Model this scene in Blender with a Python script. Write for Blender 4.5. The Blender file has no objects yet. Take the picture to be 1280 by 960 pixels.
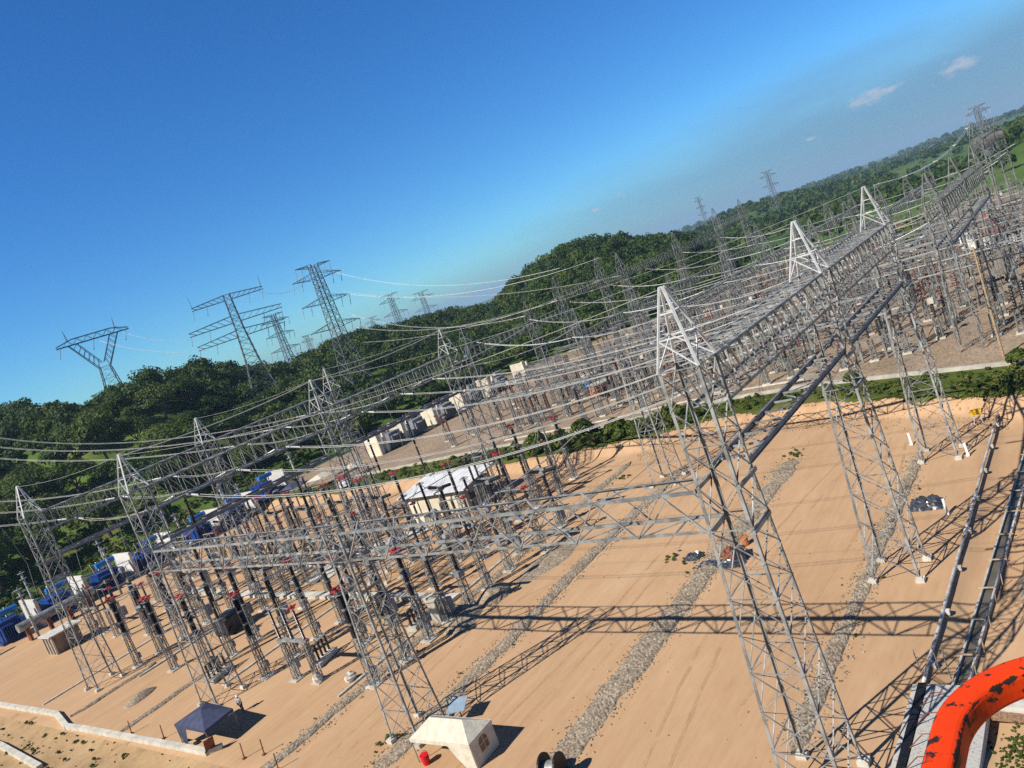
import bpy, math, random
import numpy as np
from mathutils import Vector, Matrix, noise as mnoise
random.seed(7); RNG = np.random.default_rng(7)
S = bpy.context.scene
COL = S.collection
rad = math.radians
def V(*a): return Vector(a)
def lerp(a, b, t): return a + (b - a) * t
def sstep(a, b, x):
    t = min(1, max(0, (x - a) / (b - a))); return t * t * (3 - 2 * t)
ORD = 'first second third fourth fifth sixth seventh eighth ninth tenth eleventh twelfth thirteenth fourteenth fifteenth'.split()

# ------------------------------------------------------------------ materials
MATS = {}
def mat(name, col, rough=.7, metal=0., var=.15, scale=3., bump=0., col2=None, coords='Object', spec=.3, lo=.4, hi=.6, detail=6):
    m = bpy.data.materials.new(name); m.use_nodes = True
    nt = m.node_tree; n = nt.nodes; L = nt.links
    b = n['Principled BSDF']; b.inputs['Roughness'].default_value = rough; b.inputs['Metallic'].default_value = metal
    b.inputs['Specular IOR Level'].default_value = spec
    tc = n.new('ShaderNodeTexCoord'); nz = n.new('ShaderNodeTexNoise')
    nz.inputs['Scale'].default_value = scale; nz.inputs['Detail'].default_value = detail; nz.inputs['Roughness'].default_value = .6
    L.new(tc.outputs[coords], nz.inputs['Vector'])
    r = n.new('ShaderNodeValToRGB'); L.new(nz.outputs['Fac'], r.inputs['Fac'])
    c2 = col2 or tuple(max(0, c * (1 - var)) for c in col)
    c1 = col if col2 else tuple(min(1, c * (1 + var)) for c in col)
    r.color_ramp.elements[0].position = lo; r.color_ramp.elements[1].position = hi
    r.color_ramp.elements[0].color = (*c2, 1); r.color_ramp.elements[1].color = (*c1, 1)
    oi = n.new('ShaderNodeObjectInfo'); rm = n.new('ShaderNodeMapRange'); rm.inputs['To Min'].default_value = .84; rm.inputs['To Max'].default_value = 1.14; L.new(oi.outputs['Random'], rm.inputs['Value'])
    sc_ = n.new('ShaderNodeVectorMath'); sc_.operation = 'SCALE'; L.new(r.outputs['Color'], sc_.inputs[0]); L.new(rm.outputs[0], sc_.inputs['Scale'])
    L.new(sc_.outputs[0], b.inputs['Base Color'])
    if bump:
        bp = n.new('ShaderNodeBump'); bp.inputs['Strength'].default_value = bump; bp.inputs['Distance'].default_value = .1
        L.new(nz.outputs['Fac'], bp.inputs['Height']); L.new(bp.outputs['Normal'], b.inputs['Normal'])
    MATS[name] = m; return m
STEEL = mat('galvanised', (.27, .28, .278), .48, .12, .32, 1.2)
STEELD = mat('dull_galvanised', (.19, .20, .215), .55, .15, .25, .8)
STEELF = mat('weathered_galvanised', (.21, .218, .214), .52, .1, .3, .5)
WHITEST = mat('new_galvanised', (.66, .67, .67), .5, .2, .12, 1.)
WIRE = mat('aluminium_wire', (.45, .46, .45), .5, .2, .1, .5)
WIREW = mat('bright_wire', (.72, .73, .70), .5, .2, .08, .5)
DKPORC = mat('brown_porcelain', (.022, .014, .011), .3, 0, .3, 4, spec=.5)
RDPORC = mat('red_brown_porcelain', (.17, .065, .045), .35, 0, .3, 4, spec=.5)
GYPORC = mat('grey_porcelain', (.42, .43, .43), .35, 0, .15, 4)
BLACKR = mat('black_rubber', (.012, .012, .013), .5, 0, .3, 3)
REDC = mat('red_cover', (.42, .05, .04), .55, 0, .25, 5)
CONC = mat('concrete', (.50, .48, .43), .9, 0, .2, 1.5, .2)
CONCW = mat('pale_concrete', (.54, .51, .44), .9, 0, .14, .8, .15)
SPECK = mat('speckled_concrete', (.46, .445, .41), .9, 0, scale=9., bump=.3, col2=(.16, .15, .14), lo=.35, hi=.42)
WHITEW = mat('white_wall', (.66, .65, .62), .8, 0, .06, .7)
CREAM = mat('cream_wall', (.68, .62, .49), .85, 0, .1, .5)
BLUE = mat('blue_paint', (.008, .045, .22), .45, 0, .3, .9, spec=.4)
BLUEL = mat('light_blue_paint', (.02, .17, .50), .45, 0, .25, .9, spec=.4)
GREYP = mat('grey_paint', (.24, .26, .28), .5, 0, .15, 1.)
DKBOX = mat('dark_box', (.03, .033, .045), .5, 0, .3, 2)
BEIGEBOX = mat('beige_box', (.52, .50, .42), .6, 0, .1, 2)
ROOFM = mat('metal_roof', (.72, .73, .74), .5, .0, .1, .6)
TENTW = mat('white_canvas', (.56, .525, .43), .9, 0, .09, 1.8, .5)
TENTB = mat('blue_canvas', (.055, .065, .125), .75, 0, .15, 1.5, .1)
MESHW = mat('brown_window', (.22, .13, .06), .8, 0, .2, 6)
REDPL = mat('red_plastic', (.62, .012, .02), .4, 0, .15, 5)
STONE = mat('pale_stone', (.55, .51, .45), .9, 0, .3, 3, .6)
ORANGE = mat('orange_plastic', (.42, .15, .05), .55, 0, .15, 4)
YELL = mat('yellow_paint', (.75, .45, .01), .5, 0, .1, 3)
BROWNB = mat('rusty_board', (.20, .07, .04), .85, 0, .3, 3)
SKIN = mat('skin', (.35, .19, .12), .6, 0, .05, 6)
SHIRT = mat('pale_shirt', (.42, .46, .58), .9, 0, .1, 6)
TROUS = mat('dark_trousers', (.03, .035, .055), .9, 0, .2, 6)
WHITEP = mat('white_plastic', (.8, .8, .8), .4, 0, .05, 4)
GLASS = mat('dark_glass', (.02, .025, .03), .1, 0, .1, 2, spec=.6)
PIPEM = mat('grey_pipe', (.50, .49, .46), .45, .2, .4, .8)
WATER = mat('drain_water', (.10, .085, .06), .35, 0, .2, 1, spec=.6)
PLASTIC = mat('black_sheet', (.05, .055, .065), .22, 0, .5, 3, spec=.7)
BARK = mat('bark', (.10, .075, .055), .9, 0, .3, 2, .5)
TIMB = mat('raw_timber', (.45, .33, .2), .9, 0, .2, 3)

def foliage(name, a, b, c, attr=True):
    m = bpy.data.materials.new(name); m.use_nodes = True; nt = m.node_tree; n = nt.nodes; L = nt.links
    p = n['Principled BSDF']; p.inputs['Roughness'].default_value = .65; p.inputs['Specular IOR Level'].default_value = .25
    r = n.new('ShaderNodeValToRGB'); r.color_ramp.elements[0].color = (*a, 1); r.color_ramp.elements[1].color = (*c, 1)
    e = r.color_ramp.elements.new(.5); e.color = (*b, 1)
    at = n.new('ShaderNodeAttribute'); at.attribute_name = 'tint'
    nz = n.new('ShaderNodeTexNoise'); nz.inputs['Scale'].default_value = .9; nz.inputs['Detail'].default_value = 4
    g = n.new('ShaderNodeNewGeometry'); L.new(g.outputs['Position'], nz.inputs['Vector'])
    mx = n.new('ShaderNodeMath'); mx.operation = 'MULTIPLY_ADD'; mx.inputs[1].default_value = .5
    L.new(nz.outputs['Fac'], mx.inputs[0]); L.new(at.outputs['Fac'], mx.inputs[2])
    sb = n.new('ShaderNodeMath'); sb.operation = 'SUBTRACT'; sb.inputs[1].default_value = .25; L.new(mx.outputs[0], sb.inputs[0])
    L.new(sb.outputs[0], r.inputs['Fac']); L.new(r.outputs['Color'], p.inputs['Base Color'])
    tr = n.new('ShaderNodeBsdfTranslucent'); L.new(r.outputs['Color'], tr.inputs['Color'])
    ms = n.new('ShaderNodeMixShader'); ms.inputs[0].default_value = .25
    L.new(p.outputs[0], ms.inputs[1]); L.new(tr.outputs[0], ms.inputs[2]); L.new(ms.outputs[0], n['Material Output'].inputs['Surface'])
    MATS[name] = m; return m
LEAF = foliage('tree_leaves', (.022, .048, .010), (.050, .096, .016), (.110, .145, .026))
SCRUB = foliage('scrub_leaves', (.035, .066, .010), (.085, .125, .02), (.17, .18, .045))

# ------------------------------------------------------------------ mesh builder
class MB:
    def __init__(s): s.v = []; s.f = []; s.mi = []; s.m = 0
    def add(s, vs, fs):
        o = len(s.v); s.v += [tuple(x) for x in vs]; s.f += [tuple(i + o for i in f) for f in fs]; s.mi += [s.m] * len(fs); return s
    def frame(s, p, q, up=None):
        d = (q - p).normalized()
        u = up or V(0, 0, 1)
        if abs(d.dot(u)) > .98: u = V(1, 0, 0)
        a = d.cross(u).normalized(); return d, a, a.cross(d)
    def bar(s, p, q, w, h=None, up=None):
        p = Vector(p); q = Vector(q); h = h or w; d, a, b = s.frame(p, q, up)
        vs = [c + a * x * w / 2 + b * y * h / 2 for c in (p, q) for x, y in ((-1, -1), (1, -1), (1, 1), (-1, 1))]
        return s.add(vs, [(3, 2, 1, 0), (4, 5, 6, 7), (0, 1, 5, 4), (1, 2, 6, 5), (2, 3, 7, 6), (3, 0, 4, 7)])
    def ang(s, p, q, a, b, w, t):
        p = Vector(p); q = Vector(q); a = Vector(a); b = Vector(b)
        pr = [(0, 0), (w, 0), (w, t), (t, t), (t, w), (0, w)]
        vs = [c + a * x + b * y for c in (p, q) for x, y in pr]
        return s.add(vs, [tuple(range(5, -1, -1)), tuple(range(6, 12))] + [(i, (i + 1) % 6, (i + 1) % 6 + 6, i + 6) for i in range(6)])
    def box(s, c, d, rz=0):
        c = Vector(c); M = Matrix.Rotation(rz, 3, 'Z')
        vs = [c + M @ V(x * d[0] / 2, y * d[1] / 2, z * d[2] / 2) for z in (-1, 1) for x, y in ((-1, -1), (1, -1), (1, 1), (-1, 1))]
        return s.add(vs, [(3, 2, 1, 0), (4, 5, 6, 7), (0, 1, 5, 4), (1, 2, 6, 5), (2, 3, 7, 6), (3, 0, 4, 7)])
    def cyl(s, p, q, r, r2=None, n=8, cap=True):
        p = Vector(p); q = Vector(q); r2 = r if r2 is None else r2; d, a, b = s.frame(p, q)
        vs = []
        for c, R in ((p, r), (q, r2)):
            vs += [c + (a * math.cos(k * 2 * math.pi / n) + b * math.sin(k * 2 * math.pi / n)) * R for k in range(n)]
        fs = [(i, i + n, (i + 1) % n + n, (i + 1) % n) for i in range(n)]
        if cap: fs += [tuple(range(n)), tuple(range(2 * n - 1, n - 1, -1))]
        return s.add(vs, fs)
    def rings(s, p, q, prof, n=8):
        p = Vector(p); q = Vector(q); d, a, b = s.frame(p, q); L = (q - p).length
        vs = []
        for t, R in prof:
            c = p + d * t * L
            vs += [c + (a * math.cos(k * 2 * math.pi / n) + b * math.sin(k * 2 * math.pi / n)) * R for k in range(n)]
        fs = [(j * n + i, j * n + n + i, j * n + n + (i + 1) % n, j * n + (i + 1) % n) for j in range(len(prof) - 1) for i in range(n)]
        fs += [tuple(range(n)), tuple(range(len(prof) * n - 1, len(prof) * n - n - 1, -1))]
        return s.add(vs, fs)
    def tube(s, pts, r, n=5):
        pts = [Vector(p) for p in pts]; vs = []
        for i, p in enumerate(pts):
            a = pts[max(0, i - 1)]; b = pts[min(len(pts) - 1, i + 1)]; d, u, w = s.frame(a, b)
            vs += [p + (u * math.cos(k * 2 * math.pi / n) + w * math.sin(k * 2 * math.pi / n)) * r for k in range(n)]
        fs = [(j * n + i, j * n + n + i, j * n + n + (i + 1) % n, j * n + (i + 1) % n) for j in range(len(pts) - 1) for i in range(n)]
        fs += [tuple(range(n)), tuple(range(len(pts) * n - 1, len(pts) * n - n - 1, -1))]
        return s.add(vs, fs)
    def shed(s, p, q, r, n=9, k=10):
        """porcelain stack: k sheds between p and q"""
        prof = []
        for i in range(k):
            prof += [(i / k + .01 / k, r * .62), (i / k + .35 / k, r), (i / k + .6 / k, r * .95)]
        prof.append((1, r * .62)); return s.rings(p, q, prof, n)
    def mesh(s, name, mats, smooth=False):
        me = bpy.data.meshes.new(name); me.from_pydata(s.v, [], s.f)
        for m in (mats if isinstance(mats, (list, tuple)) else [mats]): me.materials.append(m)
        if any(s.mi): me.polygons.foreach_set('material_index', s.mi)
        if smooth: me.polygons.foreach_set('use_smooth', [True] * len(s.f))
        me.update(); return me
    def obj(s, name, mats, parent=None, smooth=False):
        return link(bpy.data.objects.new(name, s.mesh(name, mats, smooth)), parent)
def link(o, parent=None):
    COL.objects.link(o)
    if parent: o.parent = parent
    return o
def tag(o, label, cat, group=None):
    o['label'] = label; o['category'] = cat; o['kind'] = 'thing'
    if group: o['group'] = group
    return o
def thing(name, label, cat, loc=(0, 0, 0), rz=0, group=None):
    o = bpy.data.objects.new(name, None); COL.objects.link(o); o.empty_display_size = .3
    o.location = loc; o.rotation_euler = (0, 0, rz); return tag(o, label, cat, group)
def dup(root, loc, rz=0, label=None, group=None, scale=None):
    kids = lambda o: [x for x in o.children]
    def cp(o, par):
        c = o.copy(); COL.objects.link(c); c.parent = par
        for k in kids(o): cp(k, c)
        return c
    r = cp(root, None); r.location = loc; r.rotation_euler = (0, 0, rz)
    if scale: r.scale = scale
    if label: r['label'] = label
    if group: r['group'] = group
    return r
def kind(o, k): o['kind'] = k; return o
def npmesh(name, verts, faces, m, tint=None, smooth=False):
    me = bpy.data.meshes.new(name); nv = len(verts); nf = len(faces); k = faces.shape[1]
    me.vertices.add(nv); me.vertices.foreach_set('co', verts.astype(np.float32).ravel())
    me.loops.add(nf * k); me.loops.foreach_set('vertex_index', faces.astype(np.int32).ravel())
    me.polygons.add(nf); me.polygons.foreach_set('loop_start', np.arange(nf, dtype=np.int32) * k)
    if smooth: me.polygons.foreach_set('use_smooth', np.ones(nf, bool))
    if tint is not None:
        at = me.attributes.new('tint', 'FLOAT', 'FACE'); at.data.foreach_set('value', tint.astype(np.float32))
    me.materials.append(m); me.update(calc_edges=True); return me

# ------------------------------------------------------------------ camera
F = 965.; SL = -.362; HY = 125.; VX = 1345.; H = 30.
p0 = V(-640, HY - SL * 1280 - 480, F); q0 = V(640, HY - 480, F)
up = p0.cross(q0).normalized()
if up.y > 0: up = -up
Xc = V(VX - 640, HY + SL * (VX - 1280) - 480, F).normalized(); Yc = up.cross(Xc)
R3 = Matrix((Xc, Yc, up))                       # rows: world axes seen in camera space (x right, y down, z forward)
cam = bpy.data.objects.new('camera', bpy.data.cameras.new('camera')); COL.objects.link(cam)
rt, dn, fw = R3.col[0], R3.col[1], R3.col[2]
cam.matrix_world = Matrix(((rt.x, -dn.x, -fw.x, 0), (rt.y, -dn.y, -fw.y, 0), (rt.z, -dn.z, -fw.z, H), (0, 0, 0, 1)))
cam.data.sensor_width = 36; cam.data.lens = F / 1280 * 36; cam.data.clip_start = .05; cam.data.clip_end = 30000
S.camera = cam

# ------------------------------------------------------------------ terrain heights
AZ = [-180, -12, 0, 3, 6, 8, 22, 23.8, 24.8, 26.7, 28.3, 30.5, 32.3, 34.4, 36.5, 38, 39.4, 41.7, 44, 46.4, 48.7, 52.5, 56.4, 58, 59.4, 61, 63.5, 66, 68, 71, 80, 100, 180]
EL = [-3, -1, -.5, -.6, -1.6, -3, -3, -.75, .06, .47, 1.06, 1.63, 1.74, 1.3, .64, -.22, -.49, .04, .44, .69, 1.14, .58, 1.1, 1.95, 2.7, 2.56, 2.92, 2.45, 2.9, 4.05, 4.4, 3, -3]
RA = ([-180, 3, 8, 24, 30, 36, 40, 48, 56, 63, 68, 72, 80, 180], [600, 620, 600, 430, 450, 480, 480, 430, 380, 320, 330, 430, 380, 400])
FA = ([-180, 3, 10, 24, 30, 38, 45, 54, 60, 66, 75, 90, 180], [360, 400, 420, 290, 285, 272, 258, 226, 212, 200, 188, 185, 200])
def nz2(x, y, s, seed=0): return mnoise.noise(V(x / s, y / s, seed))
def blow(y): return float(np.interp(y, [-40, 10, 34, 50, 60, 75, 101, 140, 200], [74, 88, 99.5, 100.5, 97, 96, 96.5, 97, 100]))
def bup(y): return float(np.interp(y, [-40, 11, 37, 55, 75, 98, 136, 200], [92, 101, 109, 111, 108, 108, 106, 106]))
def tz(x, y):
    r = math.hypot(x, y); az = math.degrees(math.atan2(y, x))
    el = float(np.interp(az, AZ, EL)); R = float(np.interp(az, *RA)); Ft = float(np.interp(az, *FA))
    z = -40 * (r / 9000) * sstep(300, 1500, r)
    top = 30 + R * math.tan(rad(el)) - 11.3
    if top > z:
        t = (r - Ft) / (R - Ft)
        if t > 0:
            k = sstep(0, 1, t) if t < 1 else 1 - .9 * sstep(1, 2.2, t)
            z = lerp(z, top, k) + 1.6 * nz2(x, y, 26, 3) * min(1, t * 3)
    # low far ridge and rolling plain
    if r > 500:
        w = math.exp(-((az - 19.5) / 4.2) ** 2) * 24 + math.exp(-((az - 33) / 8) ** 2) * 14
        z += w * math.exp(-((r - 1350) / 330) ** 2)
        z += (nz2(x, y, 420, 5) + .5 * nz2(x, y, 170, 8)) * 9 * sstep(500, 1400, r) * (1 - .6 * sstep(3000, 7000, r))
    # near yards
    if x > 60:
        bl = blow(y) + 1.2 * nz2(x, y, 7, 2); s = sstep(bl - .3, bl + 3.2, x)
        if r < 420: z += (1.5 * s + .9 * (s - s * s) * (nz2(x, y, 1.6, 7) + .5 * nz2(x, y * 2.2, .9, 3))) * (1 - sstep(330, 420, r))
    z += .05 * nz2(x, y, 9, 1) + .02 * nz2(x, y, 1.7, 4)
    if 36 < x < 92 and 8.6 < y < 13.6: z -= .5 * sstep(13.5, 12.2, y) * sstep(8.6, 9.6, y) * sstep(36, 40, x) * sstep(92, 86, x)
    if x < 27.5: z -= .5 * sstep(27.5, 25, x) * sstep(-40, 60, y)
    return z
def gz(x, y): return tz(x, y) + .02
def sheet(name, xs, ys, keep, m, dz=0., fn=None, smooth=True):
    idx = {}; vs = []; fs = []
    def vi(i, j):
        k = (i, j)
        if k not in idx:
            x, y = xs[i], ys[j]; idx[k] = len(vs); vs.append((x, y, tz(x, y) + dz + (fn(x, y) if fn else 0)))
        return idx[k]
    for i in range(len(xs) - 1):
        for j in range(len(ys) - 1):
            if keep((xs[i] + xs[i + 1]) / 2, (ys[j] + ys[j + 1]) / 2): fs.append((vi(i, j), vi(i + 1, j), vi(i + 1, j + 1), vi(i, j + 1)))
    me = bpy.data.meshes.new(name); me.from_pydata(vs, [], fs); me.materials.append(m)
    if smooth: me.polygons.foreach_set('use_smooth', [True] * len(fs))
    return link(bpy.data.objects.new(name, me))

def ground_mat(name, stops, scales, bump=.25, stretch=(1, 1, 1), rough=.95, fine=None, streak=False):
    m = bpy.data.materials.new(name); m.use_nodes = True; nt = m.node_tree; n = nt.nodes; L = nt.links
    b = n['Principled BSDF']; b.inputs['Roughness'].default_value = rough; b.inputs['Specular IOR Level'].default_value = .15
    g = n.new('ShaderNodeNewGeometry'); mp = n.new('ShaderNodeMapping'); mp.inputs['Scale'].default_value = stretch
    L.new(g.outputs['Position'], mp.inputs['Vector'])
    acc = None
    for sc, w in scales:
        z = n.new('ShaderNodeTexNoise'); z.inputs['Scale'].default_value = sc; z.inputs['Detail'].default_value = 7; z.inputs['Roughness'].default_value = .62
        L.new(mp.outputs[0] if sc < 1.5 else g.outputs['Position'], z.inputs['Vector'])
        a = n.new('ShaderNodeMath'); a.operation = 'MULTIPLY_ADD'; a.inputs[1].default_value = w; L.new(z.outputs['Fac'], a.inputs[0])
        if acc: L.new(acc.outputs[0], a.inputs[2])
        else: a.inputs[2].default_value = 0
        acc = a
    if streak:
        m2 = n.new('ShaderNodeMapping'); m2.inputs['Scale'].default_value = (.05, 1.7, 1); m2.inputs['Rotation'].default_value = (0, 0, .03); L.new(g.outputs['Position'], m2.inputs['Vector'])
        z = n.new('ShaderNodeTexNoise'); z.inputs['Scale'].default_value = 1.0; z.inputs['Detail'].default_value = 5; z.inputs['Distortion'].default_value = .4; L.new(m2.outputs[0], z.inputs['Vector'])
        a = n.new('ShaderNodeMath'); a.operation = 'MULTIPLY_ADD'; a.inputs[1].default_value = .12; L.new(z.outputs['Fac'], a.inputs[0]); L.new(acc.outputs[0], a.inputs[2]); acc = a
    r = n.new('ShaderNodeValToRGB'); L.new(acc.outputs[0], r.inputs['Fac'])
    els = r.color_ramp.elements
    while len(els) < len(stops): els.new(.5)
    for e, (p, c) in zip(els, stops): e.position = p; e.color = (*c, 1)
    out = r.outputs['Color']
    if fine:
        vo = n.new('ShaderNodeTexVoronoi'); vo.inputs['Scale'].default_value = fine[0]; L.new(g.outputs['Position'], vo.inputs['Vector'])
        sp = n.new('ShaderNodeSeparateColor'); L.new(vo.outputs['Color'], sp.inputs[0])
        rr = n.new('ShaderNodeMapRange'); rr.inputs['To Min'].default_value = 1 - fine[1]; rr.inputs['To Max'].default_value = 1 + fine[1]; L.new(sp.outputs[0], rr.inputs['Value'])
        mm = n.new('ShaderNodeVectorMath'); mm.operation = 'SCALE'; L.new(out, mm.inputs[0]); L.new(rr.outputs[0], mm.inputs['Scale']); out = mm.outputs[0]
    L.new(out, b.inputs['Base Color'])
    bp = n.new('ShaderNodeBump'); bp.inputs['Strength'].default_value = bump; bp.inputs['Distance'].default_value = .3
    L.new(acc.outputs[0], bp.inputs['Height']); L.new(bp.outputs['Normal'], b.inputs['Normal'])
    return m
SAND = ground_mat('sand', streak=True, stops= [(.36, (.37, .225, .125)), (.46, (.47, .295, .165)), (.56, (.53, .345, .20)), (.68, (.58, .41, .265))],
                  scales=[(.05, .34), (.22, .26), (1.2, .2), (9, .1)], bump=.25, stretch=(.45, 1.5, 1))
SANDB = ground_mat('brown_sand', [(.38, (.30, .20, .10)), (.5, (.42, .28, .15)), (.6, (.47, .33, .19))], [(.2, .5), (1.5, .3), (9, .2)], .4)
GRAV = ground_mat('grey_gravel', [(.4, (.235, .172, .118)), (.5, (.31, .232, .162)), (.62, (.39, .30, .215))], [(.06, .4), (.5, .3), (3, .3)], .3, fine=(5, .35))
GRASS = ground_mat('green_grass', [(.36, (.045, .062, .012)), (.48, (.085, .11, .02)), (.58, (.125, .135, .032)), (.68, (.22, .18, .08))], [(.07, .45), (.5, .35), (4, .2)], .5)
PLAIN = ground_mat('green_plain', [(.34, (.022, .05, .012)), (.44, (.05, .10, .02)), (.54, (.085, .14, .025)), (.63, (.14, .17, .045)), (.72, (.24, .19, .10))], [(.004, .5), (.018, .3), (.08, .2)], .2)
STRIP = ground_mat('strip_gravel', [(.38, (.20, .158, .115)), (.5, (.315, .255, .187)), (.62, (.43, .355, .265))], [(.4, .3), (2, .3), (7, .4)], .6, fine=(8.5, .5))

# far plain + hills: one sheet to the horizon
rs = [4, 60, 120, 170]
while rs[-1] < 9500: rs.append(rs[-1] + max(7, rs[-1] * .022))
azs = sorted(set([float(a) for a in np.arange(-16, 100, .55)] + [float(a) for a in np.arange(100, 344, 8)]))
vs = []; na = len(azs)
for r in rs:
    for a in azs:
        x = r * math.cos(rad(a)); y = r * math.sin(rad(a)); z = tz(x, y)
        Ft = float(np.interp(a if a <= 180 else a - 360, *FA))
        vs.append((x, y, z - 2.8 * (1 - sstep(Ft - 26, Ft - 4, r))))
fs = [(i * na + j, (i + 1) * na + j, (i + 1) * na + (j + 1) % na, i * na + (j + 1) % na) for i in range(len(rs) - 1) for j in range(na)]
me = bpy.data.meshes.new('terrain'); me.from_pydata(vs, [], fs); me.materials.append(PLAIN); me.polygons.foreach_set('use_smooth', [True] * len(fs))
kind(link(bpy.data.objects.new('terrain', me)), 'structure')
def foot(x, y): return float(np.interp(math.degrees(math.atan2(y, x)), *FA))
def R_(a, b, s): return [float(t) for t in np.arange(a, b + s / 2, s)]
def sand_edge(x, y): return 181 + 5 * nz2(x, y, 11, 9) - .12 * max(0, x - 90)
kind(sheet('yard_ground', sorted(set(R_(-20, 84, 1) + R_(84, 108, .4))), sorted(set(R_(-40, 8, 1.5) + R_(8, 66, .6) + R_(66, 195, 1.3))), lambda x, y: x < blow(y) + 3.6 and y < sand_edge(x, y), SAND), 'structure')
kind(sheet('grass_belt_ground', R_(70, 117, .4), sorted(set(R_(-40, 8, 1.5) + R_(8, 66, .5) + R_(66, 190, .9))), lambda x, y: blow(y) + 2.6 + 1.0 * nz2(x, y, 4, 6) < x < bup(y) + 1.6, GRASS, .10), 'structure')
kind(sheet('far_yard_ground', R_(84, 330, 2), R_(-40, 200, 2), lambda x, y: x > bup(y) + .6 and math.hypot(x, y) < foot(x, y) - 6, GRAV, .06), 'structure')
kind(sheet('green_slope', R_(-40, 130, 3), R_(150, 260, 3), lambda x, y: y > sand_edge(x, y) - 3 and (x < 108 or y > 172) and math.hypot(x, y) < foot(x, y) + 40, GRASS, .012), 'structure')
kind(sheet('outer_ground', R_(-30, 31, 1), R_(40, 190, 1), lambda x, y: x < 27.3 + .5 * nz2(x, y, 3, 2) and x > 5, SANDB, .03), 'structure')

# ------------------------------------------------------------------ lattice steelwork
def leg_mb(levels, sx, sy, w, t):
    b = MB()
    for (z0, h0), (z1, h1) in zip(levels, levels[1:]):
        b.ang((sx * h0, sy * h0, z0), (sx * h1, sy * h1, z1), (-sx, 0, 0), (0, -sy, 0), w, t)
    return b
def hw_at(levels, z):
    return float(np.interp(z, [l[0] for l in levels], [l[1] for l in levels]))
def brace_mb(levels, zs, w, horiz=True, single=False):
    b = MB()
    for k, (z0, z1) in enumerate(zip(zs, zs[1:])):
        h0 = hw_at(levels, z0); h1 = hw_at(levels, z1)
        for s in range(4):
            c, sn = [(1, 0), (0, 1), (-1, 0), (0, -1)][s]
            P = lambda u, h, z: (c * h - sn * u * h, sn * h + c * u * h, z)
            if not single or (k + s) % 2 == 0: b.bar(P(-1, h0, z0), P(1, h1, z1), w, w * .5)
            if not single or (k + s) % 2: b.bar(P(1, h0, z0), P(-1, h1, z1), w, w * .5)
            if horiz and (k % 2 == 0): b.bar(P(-1, h1, z1), P(1, h1, z1), w, w * .6)
    return b
def footing_mb(x, y): return MB().box((x, y, .07), (.6, .6, .42)).box((x, y, .31), (.3, .3, .08))
def gantry_column(label, loc, top=23.5, peak=27.5, base=1.65, neck=1.1, group=None, steel=STEEL, legw=.17, bw=.07, waist=17.5, feet=True):
    t = thing('lattice_gantry_column', label, 'gantry column', loc, 0, group)
    lv = [(.3, base), (waist, neck), (top, neck)]
    for sx in (-1, 1):
        for sy in (-1, 1):
            leg_mb(lv, sx, sy, legw, .035).obj('leg', steel, t)
            if feet: footing_mb(sx * base, sy * base).obj('footing', CONCW, t)
    zs = [.3]; h = 2.45
    while zs[-1] < waist - 1.2: zs.append(zs[-1] + h); h = max(1.7, h * .95)
    zs[-1] = waist; k = max(2, round((top - waist) / 2))
    zs += [waist + (top - waist) * (i + 1) / k for i in range(k)]
    b = brace_mb(lv, zs, bw)
    for z in (waist - 2.6, waist - .2):
        for s in (-1, 1):
            b.box((0, s * (neck + .1), z), (neck * 2.2, .1, .22))
    b.obj('bracing', steel, t)
    if peak:
        p = MB()
        for sx in (-1, 1):
            for sy in (-1, 1):
                p.bar((sx * neck, sy * neck, top), (sx * .08, sy * .08, peak), .13, .10)
        for f in (.38, .68):
            hh = lerp(neck, .08, f); z = lerp(top, peak, f)
            for sx in (-1, 1): p.bar((sx * hh, -hh, z), (sx * hh, hh, z), .06); p.bar((-hh, sx * hh, z), (hh, sx * hh, z), .06)
        for sx in (-1, 1):
            h2 = lerp(neck, .08, .38); z2 = lerp(top, peak, .38)
            p.bar((sx * neck, -neck, top), (sx * h2, h2, z2), .06); p.bar((-neck, sx * neck, top), (h2, sx * h2, z2), .06)
        p.obj('peak', WHITEST if steel is STEEL else steel, t)
    return t
def truss_beam(label, a, b, width, depth, panel=1.55, group=None, steel=STEEL, cw=.15, bw=.075, warren=False, name='lattice_beam'):
    """box truss between a and b (bottom centre line)"""
    a = Vector(a); b = Vector(b); t = thing(name, label, 'gantry beam', a, 0, group)
    L = (b - a).length; ang = math.atan2(b.y - a.y, b.x - a.x); t.rotation_euler = (0, -math.asin((b.z - a.z) / L), ang)
    for sy in (-1, 1):
        for z in (0, depth):
            MB().ang((0, sy * width / 2, z), (L, sy * width / 2, z), (0, -sy, 0), (0, 0, 1 if z == 0 else -1), cw, .03).obj('chord', steel, t)
    n = max(2, round(L / panel)); m = MB(); d = L / n; w = width / 2
    for i in range(n):
        x0, x1 = i * d, (i + 1) * d
        if warren: u0, u1 = (0, depth) if i % 2 == 0 else (depth, 0)
        else: u0, u1 = depth, 0
        for s in (-1, 1):
            m.bar((x0, s * w, u0), (x1, s * w, u1), bw, bw * .5)
            if not warren: m.bar((x0, s * w, 0), (x0, s * w, depth), bw, bw * .6)
        for z in (0, depth):
            k = 1 if (i + (z > 0)) % 2 else -1
            m.bar((x0, -w * k, z), (x1, w * k, z), bw, bw * .5)
            if not warren or z == 0: m.bar((x0, -w, z), (x0, w, z), bw, bw * .5)
    m.obj('bracing', steel, t); return t
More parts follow.
